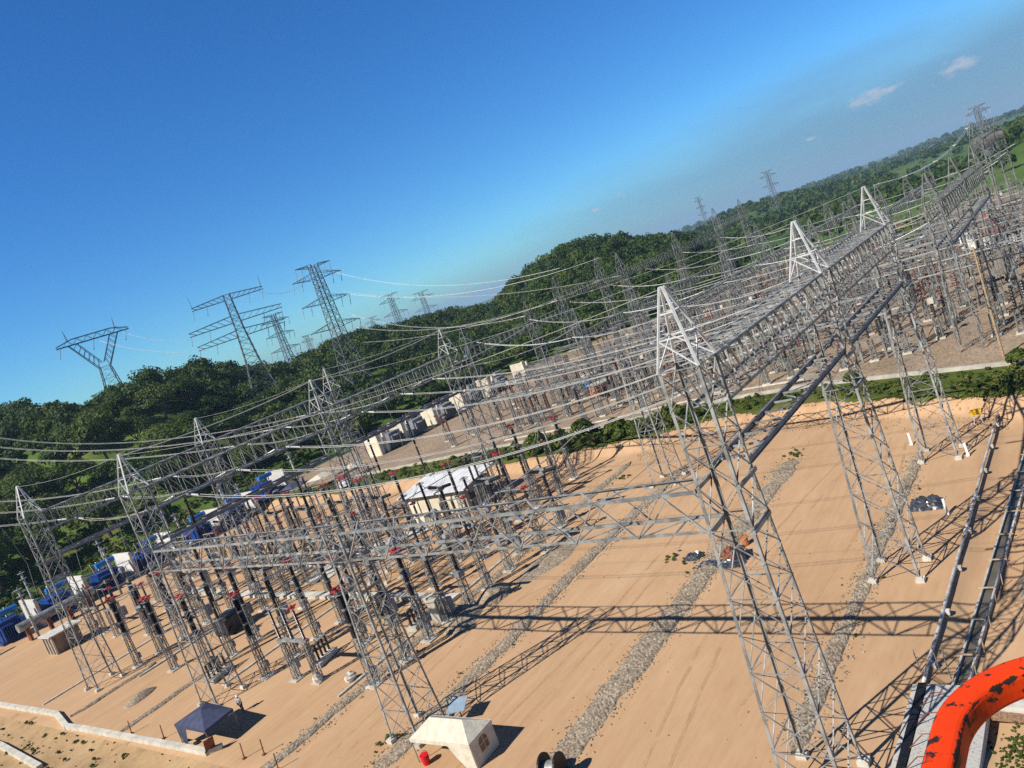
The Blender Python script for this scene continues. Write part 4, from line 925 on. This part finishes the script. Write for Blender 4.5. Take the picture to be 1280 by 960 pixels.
# ------------------------------------------------------------------ far switchyard
ZF = lambda x, y: (x, y, tz(x, y) + .06)
GF = 'gantry columns of the far yard'
FG = [(125, 110, 26), (150, 110, 25.5), (165, 110, 29), (188, 110, 29.8), (200, 110, 28.3), (236, 108, 28.6), (264, 104, 31.2), (296, 106, 31.2)]
fcol = {}
def far_column(label, x, y, peak, neck=1.0):
    zg_ = tz(x, y) + .06; key = round((peak - zg_), 0)
    if key not in fcol:
        h = key; o = fcol[key] = gantry_column(label, (x, y, zg_), top=h - 4, peak=h, base=1.5, neck=neck, group=GF, steel=STEELF, legw=.15, bw=.075, waist=(h - 4) * .72, feet=False)
    else: o = dup(fcol[key], (x, y, zg_), 0, label, GF)
    return o
for k, (x, y, p) in enumerate(FG):
    far_column(f'far yard lattice column before the wooded hill, {ORD[k]} from the left in its line', x, y, p)
    if k: 
        xa = FG[k - 1]; zb_ = min(p, xa[2]) - 7.2
        truss_beam(f'lattice beam before the wooded hill, {ORD[k - 1]} span from the left', (xa[0] + 1, xa[1], zb_), (x - 1, y, zb_), 1.8, 2.2, 2.0, 'beams of the far yard', STEELF, .15, .09)
G2 = [(115, 17.2, 25.6), (140, 17, 25.7), (169, 17, 25.7)]; G3 = [(184, 17.3, 29.8), (215, 17.5, 30), (248, 18, 29)]
for nm, G, in (('behind the nearest gantry line', G2), ('at the far right yard end', G3)):
    for k, (x, y, p) in enumerate(G):
        far_column(f'lattice column with an A peak {nm}, {ORD[k]} from near end', x, y, p)
        if k: truss_beam(f'deep lattice beam {nm}, {["near", "far"][k - 1]} span', (G[k - 1][0] + 1, G[k - 1][1], G[k - 1][2] - 6.5), (x - 1, y, p - 6.5), 2.0, 2.4, 2.4, 'beams of the far yard', STEELF, .15, .09)
ladder_beam('dark ladder beam below the gantry behind the nearest line', (116, 17.1, 15.5), (168, 17.0, 15.5), 'beams of the far yard')
for nm, Y, xs_, p in (('middle', 62, (128, 155, 182, 209, 240, 270), 22), ('right hand', 38, (135, 160, 190, 225, 262), 23), ('left hand', 86, (132, 158, 186, 216, 248), 22)):
    for k, x in enumerate(xs_):
        far_column(f'slim far yard column in the {nm} line, {ORD[k]} from near end', x, Y, p + .8 * math.sin(x))
        if k: truss_beam(f'slim far yard beam in the {nm} line, {ORD[k - 1]} span from near end', (xs_[k - 1] + 1, Y, p - 7.5), (x - 1, Y, p - 7.5), 1.6, 1.8, 2.0, 'beams of the far yard', STEELF, .14, .08)
LOWF = None; q = 0
for x in (124, 133, 145, 155, 166, 177, 190, 204, 219, 235):
    for y in (10, 27.5, 49, 72.5, 96):
        if x > 200 and y > 90: continue
        lab = 'low two-legged lattice frame among the rows of the far gravel yard'
        if LOWF is None:
            LOWF = t = thing('bus_support_frame', lab, 'steel frame', ZF(x, y), 0, 'low lattice frames of the far yard'); b = MB()
            for yy in (-4.5, 4.5):
                b = MB(); lv_ = [(0, .5), (11, .32)]; bb = brace_mb(lv_, [0, 1.4, 2.8, 4.2, 5.5, 6.8, 8, 9.2, 10.2, 11], .07, False); b.add([(a, c + yy, d) for a, c, d in bb.v], bb.f)
                for sx_ in (-1, 1):
                    for sy_ in (-1, 1): b.bar((sx_ * .5, yy + sy_ * .5, 0), (sx_ * .32, yy + sy_ * .32, 11), .13)
                b.obj('lattice_leg', STEELF, t)
            b = MB()
            for sx_ in (-.35, .35):
                for dz in (0, .8): b.bar((sx_, -5, 10.6 + dz), (sx_, 5, 10.6 + dz), .12)
                for i in range(8): b.bar((sx_, -5 + i * 1.25, 10.6 + .8 * (i % 2)), (sx_, -3.75 + i * 1.25, 11.4 - .8 * (i % 2)), .07)
            b.obj('cross_beam', STEELF, t)
        else: dup(LOWF, ZF(x, y + 2 * math.sin(q)), 0)
        q += 1
n = 0
for x in (128, 149, 168, 190, 214, 243, 276):
    for (ya, yb) in ((17, 38), (38, 62), (62, 86), (86, 110)):
        if x > 175 and ya == 17 and n % 2: pass
        za, zb_ = (19 if ya == 17 else 16.2), (21 if yb == 110 else 16.2)
        conductor('pale twin cable sagging across the far switchyard between slim gantries', (x, ya, za), (x + .5, yb, zb_), 1.1 + .3 * math.sin(n), .04, .5, (True, True), 'cables over the far yard', WIREW if n % 3 == 0 else WIRE); n += 1
for k, (a, b2, s) in enumerate([((83.5, 47, 17), (128, 62, 18), 1.4), ((86, 80, 21.4), (132, 86, 18), 1.6), ((80.5, 18, 21.5), (115, 17.5, 19), 1.2), ((86, 80, 23), (125, 110, 21), 1.8), ((86, 109, 21.5), (150, 110, 20), 2.2), ((80.5, 16, 27.3), (184, 17.3, 29.6), 2.0), ((35.4, 80, 27.3), (60.6, 80, 27.3), .5), ((60.6, 80, 27.3), (86.2, 80, 27.3), .5)]):
    conductor(f'pale cable crossing above the grass belt, {ORD[k]} from the right' if k < 6 else f'shield wire along the second gantry line, {["left", "right"][k - 6]} span', a, b2, s, .045, .4 if k < 6 else 0, (False, False), 'cables above the grass belt', WIREW)
# far posts: small, one mesh each
def far_post_mesh(tp):
    b = MB(); lv = [(0, .36), (3.2, .3)]
    for sx in (-1, 1):
        for sy in (-1, 1): b.bar((sx * .36, sy * .36, 0), (sx * .3, sy * .3, 3.2), .11)
    bb = brace_mb(lv, [0, .8, 1.6, 2.4, 3.2], .07, False); b.add(bb.v, bb.f)
    b.m = 2; b.box((0, 0, 0), (1.3, 1.3, .5))
    b.m = 1
    if tp == 0: b.shed((0, 0, 3.3), (0, 0, 6.6), .24, 7, 8); b.m = 0; b.box((0, 0, 6.75), (.7, .7, .25))
    elif tp == 1:
        for y in (-1.6, 0, 1.6): b.m = 1; b.shed((0, y, 3.5), (0, y, 6.0), .19, 6, 6)
        b.m = 0; b.box((0, 0, 3.4), (.4, 4, .2)); b.bar((0, -1.9, 6.1), (0, 1.9, 6.1), .12)
        for sy in (-1.7, 1.7): b.box((0, sy, 1.7), (.3, .3, 3.4))
    elif tp == 2:
        b.shed((0, 0, 3.3), (0, 0, 6.0), .26, 7, 7); b.m = 0; b.box((0, 0, 6.2), (.5, .5, .5)); b.m = 1; b.shed((0, .2, 6.2), (0, 1.7, 6.4), .24, 7, 5); b.shed((0, -.2, 6.2), (0, -1.7, 6.4), .24, 7, 5)
    elif tp == 3: b.shed((0, 0, 3.3), (0, 0, 5.4), .22, 7, 6); b.m = 2; b.box((0, 0, 5.8), (.8, .8, .8)); b.box((.9, .2, .9), (.7, .9, 1.6))
    else: b.m = 0; b.box((0, 0, 5.5), (.3, .3, 5)); b.m = 1; b.shed((0, 0, 8), (0, 0, 10), .2, 6, 6)
    return b
fpm = [[far_post_mesh(tp).mesh('far_post', [STEELF, pm, CONCW]) for pm in (DKPORC, RDPORC)] for tp in range(5)]
fpn = ['brown insulator post on lattice legs', 'low three-post switch', 'breaker with two short arms', 'instrument transformer with pale box', 'tall slim mast with insulator top']
fname = ['insulator_post', 'disconnector_switch', 'circuit_breaker', 'instrument_transformer', 'insulator_mast']
cnt = 0; rf = random.Random(3)
for iy, y in enumerate([7, 11, 14.5, 22, 26, 30, 34, 43, 47, 51, 55, 66, 70, 74, 78, 82, 90, 94, 98, 102, 118, 124]):
    for ix, x in enumerate(np.arange(118, 300, 6.6)):
        px, py = x + rf.uniform(-1.2, 1.2), y + rf.uniform(-.7, .7)
        if px < bup(py) + 6 or math.hypot(px, py) > foot(px, py) - 12: continue
        if rf.random() < .2 + .25 * (px > 230): continue
        tp = [0, 1, 2, 3, 1, 0, 4][(ix * 2 + iy // 3) % 7]
        if tp == 4 and rf.random() < .6: tp = 0
        o = link(bpy.data.objects.new(fname[tp], fpm[tp][0 if rf.random() < .55 else 1])); o.location = ZF(px, py); cnt += 1
        tag(o, f'{fpn[tp]} in the rows of the far gravel yard', fname[tp].replace('_', ' ').split(' ')[-1], f'far yard {fname[tp].replace("_", " ")}s')
for iy, y in enumerate([12, 27, 33, 50, 56, 72, 96]):
    tag(MB().tube([(122, y, 7.9), (160, y, 8.1), (210, y, 8.0), (min(285, 320 - y * .8), y, 7.9)], .08, 5).obj('busbar_tube', WIREW if iy % 3 == 0 else WIRE), f'long pale busbar tube along the {ORD[iy]} row from the right in the far yard', 'busbar', 'busbars of the far yard')
for k, x in enumerate((126, 138, 152, 166, 181, 197, 214, 232)):
    tag(MB().tube([(x, 9, 10.6), (x, 50, 10.8), (x, min(104, 112), 10.6)], .1, 5).obj('busbar_tube', WIRE), f'pale cross busbar tube in the far yard, {ORD[k]} from the grass belt', 'busbar', 'busbars of the far yard')
# cream fire walls and grey transformers
CW = [(124, 150), (134, 151), (146, 150.5), (158, 150), (171, 150), (184, 146)]
for k, (x, y) in enumerate(CW):
    w = thing('fire_wall', f'cream fire wall at the hill edge of the far yard, {ORD[k]} from the left', 'fire wall', ZF(x, y), 0, 'cream fire walls of the far yard')
    MB().box((0, 0, 2.8), (.5, 4.4, 5.8)).obj('panel', CREAM, w); MB().box((.25, -2.5, 2.9), (1.1, .5, 6.0)).obj('pier', CREAM, w); MB().box((2.2, -2.5, 2.7), (.7, .5, 5.4)).obj('pier', CREAM, w)
gt = thing('power_transformer', '', 'transformer', group='grey transformers of the far yard')
MB().box((0, 0, 2.2), (4, 5, 3.8)).obj('tank', GREYP, gt); MB().cyl((-1.8, -2, 5.4), (1.8, -2, 5.4), .55, n=10).obj('conservator', GREYP, gt)
for k in range(3): MB().shed((-1.2 + k * 1.2, .8, 4.1), (-1.2 + k * 1.2, .8, 6.2), .22, 6, 6).obj('bushing', RDPORC, gt)
m = MB()
for k in range(8): m.box((-1.6 + .45 * k, -3.1, 2), (.12, 1, 2.8))
m.obj('radiator', GREYP, gt); MB().box((-2.6, -1, 1.1), (1, 1.6, 2.0)).obj('control_box', WHITEP, gt)
for k, (x, y) in enumerate(CW[:5]):
    o = gt if k == 0 else dup(gt, (0, 0, 0)); o.location = ZF(x + 6, y); o['label'] = f'grey transformer between cream fire walls, {ORD[k]} from the left'
# far oddments: pinkish and blue units, red truck, kiosks
PINK = mat('brick_red_units', (.40, .225, .15), .8, 0, .2, .6)
for k, (x, y, m_) in enumerate([(158, 82, PINK), (163, 78, PINK), (171, 90, PINK), (178, 96, CREAM), (186, 74, PINK), (196, 88, PINK), (204, 69, CREAM), (214, 80, PINK), (150, 99, BLUEL), (222, 60, PINK), (136, 88, PINK), (144, 74, PINK), (152, 66, CREAM), (166, 62, PINK), (180, 54, PINK), (176, 86, PINK), (190, 62, PINK), (208, 92, PINK), (160, 98, PINK)]):
    cn = 'terracotta' if m_ is PINK else 'blue' if m_ is BLUEL else 'cream'
    t = thing('switch_house', f'small {cn} switch house half hidden among the far yard equipment', 'hut', ZF(x, y), .1 * k, f'{cn} huts of the far yard')
    MB().box((0, 0, 1.5), (3.6, 4.2, 3)).obj('wall', m_, t); MB().box((0, 0, 3.1), (4.2, 4.8, .2)).obj('roof', CONCW, t); MB().box((-1.83, .5, 1), (.08, 1, 2)).obj('door', DKBOX, t)
t = thing('crane_truck', 'red crane truck among white crates at the far right of the yard', 'truck', ZF(214, 21), .4); MB().box((0, 0, 1.9), (7, 2.4, 1.2)).obj('bed', REDC, t); MB().box((-4.4, 0, 2), (2, 2.4, 2.6)).obj('cab', REDC, t); MB().bar((-2, 0, 2.8), (5, .4, 6.5), .5).obj('jib', REDC, t)
for sx in (-4.2, -1, 2.4):
    for sy in (-1.1, 1.1): MB().cyl((sx, sy - .2, .6), (sx, sy + .2, .6), .6, n=12).obj('wheel', BLACKR, t)
for k, (x, y) in enumerate([(206, 22), (210, 25), (203, 18), (198, 14), (222, 28)]): tag(MB().box((x, y, tz(x, y) + 1.1), (2.4, 2.2, 2.2), k).box((x, y, tz(x, y) + 2.25), (2.5, 2.3, .12), k).obj('crate', WHITEP), 'white crate standing near the red crane truck', 'crate', 'white crates by the crane truck')
# belt edge wall, lamp poles
b = MB()
ys = R_(12, 140, 4)
for y0_, y1_ in zip(ys, ys[1:]): b.bar((bup(y0_) + 1.6, y0_, tz(bup(y0_) + 1.6, y0_) + .25), (bup(y1_) + 1.6, y1_, tz(bup(y1_) + 1.6, y1_) + .25), .5, .6)
tag(b.obj('retaining_kerb', CONCW), 'pale concrete kerb between the grass belt and the far gravel yard', 'kerb wall')
slabs('service_road_kerb', 'thin pale line of kerb crossing the near side of the far gravel yard', [(bup(y) + 6.5, y) for y in range(40, 110, 10)], .4, .2, CONCW, 'kerb')
for k, (x, y, h) in enumerate([(107.5, 13.2, 14), (90.5, 71, 13.5), (112, 101, 13), (140, 7, 15)]):
    t = thing('lamp_pole', ['tall plain pole at the right end of the grass belt', 'plain pole beside the control house', 'plain pole at the left end of the grass belt', 'plain pole in the near right corner of the far yard'][k], 'pole', gz0(x, y), 0, 'plain poles'); MB().cyl((0, 0, 0), (0, 0, h), .17, .1, 8).obj('mast', TIMB if k == 0 else STEEL, t); MB().bar((0, -.1, h), (0, .9, h + .1), .1).box((0, 1, h + .08), (.25, .5, .1)).obj('lamp_arm', STEEL, t)
# chain-link fence at the hill side
t = thing('chain_fence', 'chain link fence on thin posts behind the blue transformers', 'fence', (0, 0, 0))
for k in range(22): x = 24 + k * 4.5; y = 186 - .1 * k; MB().cyl((x, y, tz(x, y) - .2), (x, y, tz(x, y) + 2.3), .06, n=5).obj('post', STEELF, t)
b = MB()
for zz in (.3, 1.2, 2.2): b.tube([(24 + k * 4.5, 186 - .1 * k, tz(24 + k * 4.5, 186 - .1 * k) + zz) for k in range(22)], .03, 4)
b.obj('wire', STEELF, t)

# ------------------------------------------------------------------ vegetation
def leaf_cards(cent, rads, nper, size, flat=.75, seed=0, tbase=.5):
    """cards on the lobes of crowns. cent (n,3), rads (n,)"""
    rg = np.random.default_rng(seed); n = len(cent); N = n * nper
    d = rg.normal(size=(N, 3)); d[:, 2] = np.abs(d[:, 2]) * .9 - .25 * rg.random(N); d /= np.linalg.norm(d, axis=1)[:, None]
    c = np.repeat(cent, nper, 0); r = np.repeat(rads, nper) * (.72 + .36 * rg.random(N))
    p = c + d * r[:, None] * np.array([1, 1, flat])
    nrm = d + rg.normal(size=(N, 3)) * .45; nrm /= np.linalg.norm(nrm, axis=1)[:, None]
    t1 = np.cross(nrm, rg.normal(size=(N, 3))); t1 /= np.linalg.norm(t1, axis=1)[:, None]; t2 = np.cross(nrm, t1)
    s = (np.repeat(size, nper) if hasattr(size, '__len__') else size) * (.55 + .8 * rg.random(N)); s = np.broadcast_to(s, (N,))[:, None] * .5
    a = s * (.7 + .6 * rg.random((N, 1)))
    vs = np.stack([p - t1 * s - t2 * a * .6, p + t1 * s * .7 - t2 * a, p + t1 * s + t2 * a * .7, p - t1 * s * .6 + t2 * a], 1).reshape(-1, 3)
    fs = np.arange(N * 4).reshape(N, 4)
    tint = np.repeat(np.broadcast_to(tbase, (n,)), nper) + rg.normal(size=N) * .1
    return vs, fs, tint
def lobes(pos, rad_, k, rg):
    """several lobes per tree: arrays"""
    C = []; Rr = []; own = []
    for i, (p, r) in enumerate(zip(pos, rad_)):
        for j in range(k):
            a = rg.random() * 6.28; q = r * (.15 + .5 * rg.random()); C.append((p[0] + q * math.cos(a), p[1] + q * math.sin(a), p[2] + r * (.15 + .55 * rg.random()))); Rr.append(r * (.42 + .25 * rg.random())); own.append(i)
    return np.array(C), np.array(Rr), np.array(own)
rg = np.random.default_rng(11)
# individually built trees at the foot of the slope
tree_protos = []
for k in range(6):
    R0 = 4.6; C, Rr, own = lobes([(0, 0, 3.6)], [R0], 10, rg)
    v_, f_, tn = leaf_cards(C, Rr, 300, .36, .85, 100 + k, (.25 + .11 * k) + .2 * rg.random(len(C)))
    me = npmesh('crown', v_, f_, LEAF, tn)
    b = MB(); b.cyl((0, 0, -.6), (.2, .1, 3.4), .38, .22, 7)
    for a in range(4): b.cyl((.2, .1, 2.8), (2.2 * math.cos(a * 1.6 + k), 2.2 * math.sin(a * 1.6 + k), 5.4), .17, .06, 6)
    tree_protos.append((me, b.mesh('trunk', BARK)))
TL = ['dark round tree', 'broad mid green tree', 'loose bushy tree', 'low spreading tree', 'dense dark tree', 'pale green tree']
spots = []
rt_ = random.Random(21)
for i in range(900):
    az = rt_.uniform(52, 80); r = rt_.uniform(0, 1); fr = float(np.interp(az, *FA)); rr_ = fr + (24 if az > 60 else 14) + r * 76
    x, y = at_az(az, rr_)
    if all((x - a) ** 2 + (y - b_) ** 2 > 95 for a, b_, _ in spots): spots.append((x, y, rt_.uniform(1.0, 1.75)))
    if len(spots) >= 100: break
for i, (x, y, s) in enumerate(sorted(spots, key=lambda q: math.hypot(q[0], q[1]))):
    me, tr = tree_protos[i % 6]; t = thing('broadleaf_tree', f'{TL[i % 6]} on the slope behind the blue transformers', 'tree', (x, y, tz(x, y)), rt_.uniform(0, 6), f'{TL[i % 6]}s on the near slope'); t.scale = (s, s, s * rt_.uniform(.85, 1.1))
    link(bpy.data.objects.new('crown', me), t); link(bpy.data.objects.new('trunk', tr), t)
# the wood on the hills: one mass
pos = []; rads = []
rt_ = random.Random(31); tries = 0; cell = {}
while len(pos) < 2700 and tries < 40000:
    tries += 1; az = rt_.uniform(21.5, 82); Ft = float(np.interp(az, *FA)); Rg = float(np.interp(az, *RA))
    r = math.sqrt(rt_.uniform((Ft + (88 if az > 60 else 70 if az > 52 else -2)) ** 2, (Rg * 1.12) ** 2)); x, y = at_az(az, r)
    if r > Rg * 1.1: continue
    k = (int(x // 7.5), int(y // 7.5))
    if k in cell: continue
    cell[k] = 1; q = rt_.uniform(3.4, 6.6) * (1 + .35 * nz2(x, y, 40, 7)); pos.append((x, y, tz(x, y) + 1.2 + q * .35)); rads.append(q)
pos = np.array(pos); rads = np.array(rads)
C, Rr, own = lobes(pos, rads, 7, rg); tb = (.46 + .23 * rg.normal(size=len(pos)))[own] + .05 * rg.normal(size=len(own))
v_, f_, tn = leaf_cards(C, Rr, 68, .9, .9, 5, tb)
o = link(bpy.data.objects.new('hillside_woods', npmesh('hillside_woods', v_, f_, LEAF, tn))); kind(tag(o, 'dense dark green woods covering the hills behind the yard', 'woods'), 'stuff')
# plain: clumps growing sparser and larger with distance
pos = []; rads = []
for _ in range(4200):
    az = rt_.uniform(-4, 36); r = 330 * math.exp(rt_.random() * 2.6); x, y = at_az(az, r)
    Rg = float(np.interp(az, *RA))
    if az > 23 and r < Rg * 1.1: continue
    if az < 23 and math.hypot(x, y) < foot(x, y) - 2: continue
    if nz2(x, y, 130 + r * .08, 15) < -.08 and rt_.random() < .85: continue
    q = rt_.uniform(2, 4.2) * (1 + r / 900); pos.append((x, y, tz(x, y) + q * .25)); rads.append(q)
pos = np.array(pos); rads = np.array(rads)
C, Rr, own = lobes(pos, rads, 3, rg); tb = (.45 + .2 * rg.normal(size=len(pos)))[own]
v_, f_, tn = leaf_cards(C, Rr, 16, rads[own] * .42, .7, 6, tb)
o = link(bpy.data.objects.new('plain_woods', npmesh('plain_woods', v_, f_, LEAF, tn))); kind(tag(o, 'scattered woods and thickets spreading over the distant plain', 'woods'), 'stuff')
# scrub on the belt and on the green slope
pos = []; rads = []
for _ in range(900):
    y = rt_.uniform(6, 150); x = rt_.uniform(blow(y) + 3.6, bup(y) + .3); q = rt_.choice([.3, .4, .5, .6, .9, 1.3]) * (1.15 if 52 < y < 92 else .5)
    pos.append((x, y, tz(x, y) + q * .15)); rads.append(q)
for _ in range(800):
    az = rt_.uniform(55, 80); Ft = float(np.interp(az, *FA)); r = Ft + rt_.uniform(-14, 60); x, y = at_az(az, r); q = rt_.choice([.5, .7, 1, 1.6]); pos.append((x, y, tz(x, y) + q * .2)); rads.append(q)
for _ in range(420):
    x = rt_.uniform(10, 27); y = rt_.uniform(62, 130); q = rt_.choice([.08, .1, .14, .2, .32]); pos.append((x, y, tz(x, y) + q * .2)); rads.append(q)
for _ in range(170): x = rt_.gauss(38, 1.1); y = rt_.gauss(8.6, .6); pos.append((x, y, tz(x, y) - .02)); rads.append(rt_.uniform(.05, .13))
for _ in range(60):
    yc_ = rt_.choice((19.4, 33.8, 48.9, 60.4)); x = rt_.uniform(30, 88); y = yc_ + rt_.choice((-1, 1)) * rt_.uniform(.6, 1.8)
    if y > 14.5 and not (x < 37 and yc_ < 20): pos.append((x, y, tz(x, y))); rads.append(rt_.uniform(.06, .2))
for cx_, cy_ in ((86.5, 33.4), (61, 37.3), (86.5, 58), (33.2, 50.5)):
    for _ in range(14): x = cx_ + rt_.gauss(0, .7); y = cy_ + rt_.gauss(0, .9); pos.append((x, y, tz(x, y))); rads.append(rt_.uniform(.1, .3))
for _ in range(40): x = rt_.uniform(92, 99); y = rt_.uniform(8, 15); pos.append((x, y, tz(x, y))); rads.append(rt_.uniform(.3, .9))
pos = np.array(pos); rads = np.array(rads); C, Rr, own = lobes(pos, rads, 3, rg)
v_, f_, tn = leaf_cards(C, Rr, 34, np.maximum(.05, rads[own] * .32), .9, 8, (.5 + .2 * rg.normal(size=len(pos)))[own])
o = link(bpy.data.objects.new('green_scrub', npmesh('green_scrub', v_, f_, SCRUB, tn))); kind(tag(o, 'low green scrub and weeds on the grass belt and slopes', 'scrub'), 'stuff')
C, Rr, own = lobes([(0, 0, 1.0)], [2.4], 7, rg); v_, f_, tn = leaf_cards(C, Rr, 90, .5, .8, 77, .35 + .2 * rg.random(len(C))); bme = npmesh('leafy_bush', v_, f_, SCRUB, tn)
for k, (x, y, s, lab) in enumerate([(105, 74, 1.0, 'rounded bush in the middle of the grass belt'), (104, 67, .8, 'bush on the belt just left of the nearest tall column'), (107, 31, .6, 'small bush on the belt between two tall columns'), (101.5, 11.2, .62, 'dark bush at the right end of the grass belt'), (236, 40, 2.4, 'big dark bush inside the far yard'), (101, 61, .8, 'bush at the near edge of the grass belt'), (104, 84, .9, 'bush on the belt behind the control house')]):
    o = link(bpy.data.objects.new('leafy_bush', bme)); o.location = (x, y, tz(x, y)); o.scale = (s, s, s); o.rotation_euler.z = k * 1.3; tag(o, lab, 'bush')

# ------------------------------------------------------------------ air, sky, light
hz = MB().box((0, 0, 5), (23000, 23000, 230)).obj('haze', bpy.data.materials.new('haze')); kind(hz, 'stuff')
hm = hz.data.materials[0]; hm.use_nodes = True; hm.node_tree.nodes.clear(); n = hm.node_tree.nodes
pv = n.new('ShaderNodeVolumePrincipled'); pv.inputs['Color'].default_value = (.50, .74, 1, 1); pv.inputs['Density'].default_value = .00012; pv.inputs['Anisotropy'].default_value = .0
ou = n.new('ShaderNodeOutputMaterial'); hm.node_tree.links.new(pv.outputs[0], ou.inputs['Volume'])

sd = V(-1, .42, 1).normalized(); el = math.asin(sd.z)
sun = bpy.data.lights.new('sun', 'SUN'); sun.energy = 5.0; sun.angle = rad(.5); sun.color = (1, .94, .84)
so = bpy.data.objects.new('sun', sun); COL.objects.link(so); so.rotation_euler = sd.to_track_quat('Z', 'Y').to_euler()
W = bpy.data.worlds.new('World'); S.world = W; W.use_nodes = True; n = W.node_tree.nodes; L = W.node_tree.links
sky = n.new('ShaderNodeTexSky'); sky.sky_type = 'NISHITA'; sky.sun_disc = False; sky.sun_elevation = el; sky.sun_rotation = math.atan2(sd.x, sd.y); sky.air_density = 1.0; sky.dust_density = .15; sky.ozone_density = 4.0; sky.altitude = 200
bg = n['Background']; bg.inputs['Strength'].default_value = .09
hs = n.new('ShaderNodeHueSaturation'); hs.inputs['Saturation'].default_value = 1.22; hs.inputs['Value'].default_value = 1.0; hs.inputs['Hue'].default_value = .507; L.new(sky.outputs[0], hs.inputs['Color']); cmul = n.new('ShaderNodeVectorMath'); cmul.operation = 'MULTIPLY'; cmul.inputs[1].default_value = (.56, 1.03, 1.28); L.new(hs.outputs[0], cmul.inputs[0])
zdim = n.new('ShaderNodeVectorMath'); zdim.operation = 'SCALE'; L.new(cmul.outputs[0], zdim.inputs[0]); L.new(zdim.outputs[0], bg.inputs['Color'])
# low cloud bank and a few wisps
tc = n.new('ShaderNodeTexCoord'); sx = n.new('ShaderNodeSeparateXYZ'); L.new(tc.outputs['Generated'], sx.inputs[0])
def mth(op, a, b=None, c=None):
    q = n.new('ShaderNodeMath'); q.operation = op
    for i, v in enumerate((a, b, c)):
        if v is None: continue
        if isinstance(v, (int, float)): q.inputs[i].default_value = v
        else: L.new(v, q.inputs[i])
    return q.outputs[0]
def mr(v, a, b, c=0., d=1.):
    q = n.new('ShaderNodeMapRange'); q.interpolation_type = 'SMOOTHSTEP'; L.new(v, q.inputs['Value'])
    for k, x in zip(('From Min', 'From Max', 'To Min', 'To Max'), (a, b, c, d)): q.inputs[k].default_value = x
    return q.outputs[0]
def nzw(scale, stretch, detail=6):
    mp = n.new('ShaderNodeMapping'); mp.inputs['Scale'].default_value = stretch; L.new(tc.outputs['Generated'], mp.inputs[0])
    q = n.new('ShaderNodeTexNoise'); q.inputs['Scale'].default_value = scale; q.inputs['Detail'].default_value = detail; L.new(mp.outputs[0], q.inputs['Vector']); return q.outputs['Fac']
L.new(mth('MULTIPLY', mr(sx.outputs['Z'], .40, .95, 1, .28), mr(sx.outputs['X'], .05, -.6, 1, .36)), zdim.inputs['Scale'])  # added dimming of the unseen zenith and sun-side sky, weakens fill in shadows
azf = mr(sx.outputs['Y'], .92, .12)                     # 0 towards +Y, 1 towards +X
elv = sx.outputs['Z']; wob = mth('MULTIPLY_ADD', nzw(3.2, (1, 1, 5)), .09, -.045)
topv = mth('MULTIPLY_ADD', azf, .10, .014); d_ = mth('SUBTRACT', mth('ADD', elv, wob), topv)
bank = mth('MULTIPLY', mr(d_, .035, -.06), mth('MULTIPLY_ADD', azf, .62, .22))
bg2 = n.new('ShaderNodeBackground'); bg2.inputs['Color'].default_value = (.128, .238, .40, 1); bg2.inputs['Strength'].default_value = 1
mix = n.new('ShaderNodeMixShader'); L.new(bank, mix.inputs[0]); L.new(bg.outputs[0], mix.inputs[1]); L.new(bg2.outputs[0], mix.inputs[2])
# wisps at given sky directions
def ray(u, v): return (R3 @ V(u - 640, v - 480, F)).normalized()
cl = None
for u, v, w, h in ((1090, 120, .034, .0085), (1197, 83, .020, .0095), (1012, 173, .012, .003), (778, 243, .007, .004), (745, 262, .005, .002)):
    c = ray(u, v); az_ = math.atan2(c.y, c.x); tx = V(-math.sin(az_), math.cos(az_), 0)
    dp = n.new('ShaderNodeVectorMath'); dp.operation = 'DOT_PRODUCT'; L.new(tc.outputs['Generated'], dp.inputs[0]); dp.inputs[1].default_value = tx
    a = mth('DIVIDE', dp.outputs['Value'], w); b_ = mth('DIVIDE', mth('SUBTRACT', elv, c.z), h)
    q = mth('ADD', mth('MULTIPLY', a, a), mth('MULTIPLY', b_, b_)); q = mth('ADD', q, mth('MULTIPLY_ADD', nzw(60, (1, 1, 2.5), 8), 4.2, -2.1)); q = mr(q, 1.1, -.3)
    cl = q if cl is None else mth('MAXIMUM', cl, q)
bg3 = n.new('ShaderNodeBackground'); bg3.inputs['Color'].default_value = (.40, .45, .55, 1)
mix2 = n.new('ShaderNodeMixShader'); L.new(mth('MULTIPLY', cl, .8), mix2.inputs[0]); L.new(mix.outputs[0], mix2.inputs[1]); L.new(bg3.outputs[0], mix2.inputs[2])
L.new(mix2.outputs[0], n['World Output'].inputs['Surface'])

vs_ = S.view_settings; vs_.view_transform = 'Standard'; vs_.look = 'None'; vs_.exposure = 0.28; vs_.gamma = 1; vs_.use_curve_mapping = False
S.cycles.max_bounces = 4; S.cycles.diffuse_bounces = 2; S.cycles.glossy_bounces = 2; S.cycles.transmission_bounces = 2; S.cycles.volume_bounces = 0; S.cycles.use_denoising = False; S.cycles.denoiser = 'OPENIMAGEDENOISE'
for o in S.objects:
    if 'label' in o and not 4 <= len(o['label'].split()) <= 16: print('LABEL', o.name, len(o['label'].split()), o['label'])
print('FAR POSTS', cnt, 'OBJECTS', len(S.objects))
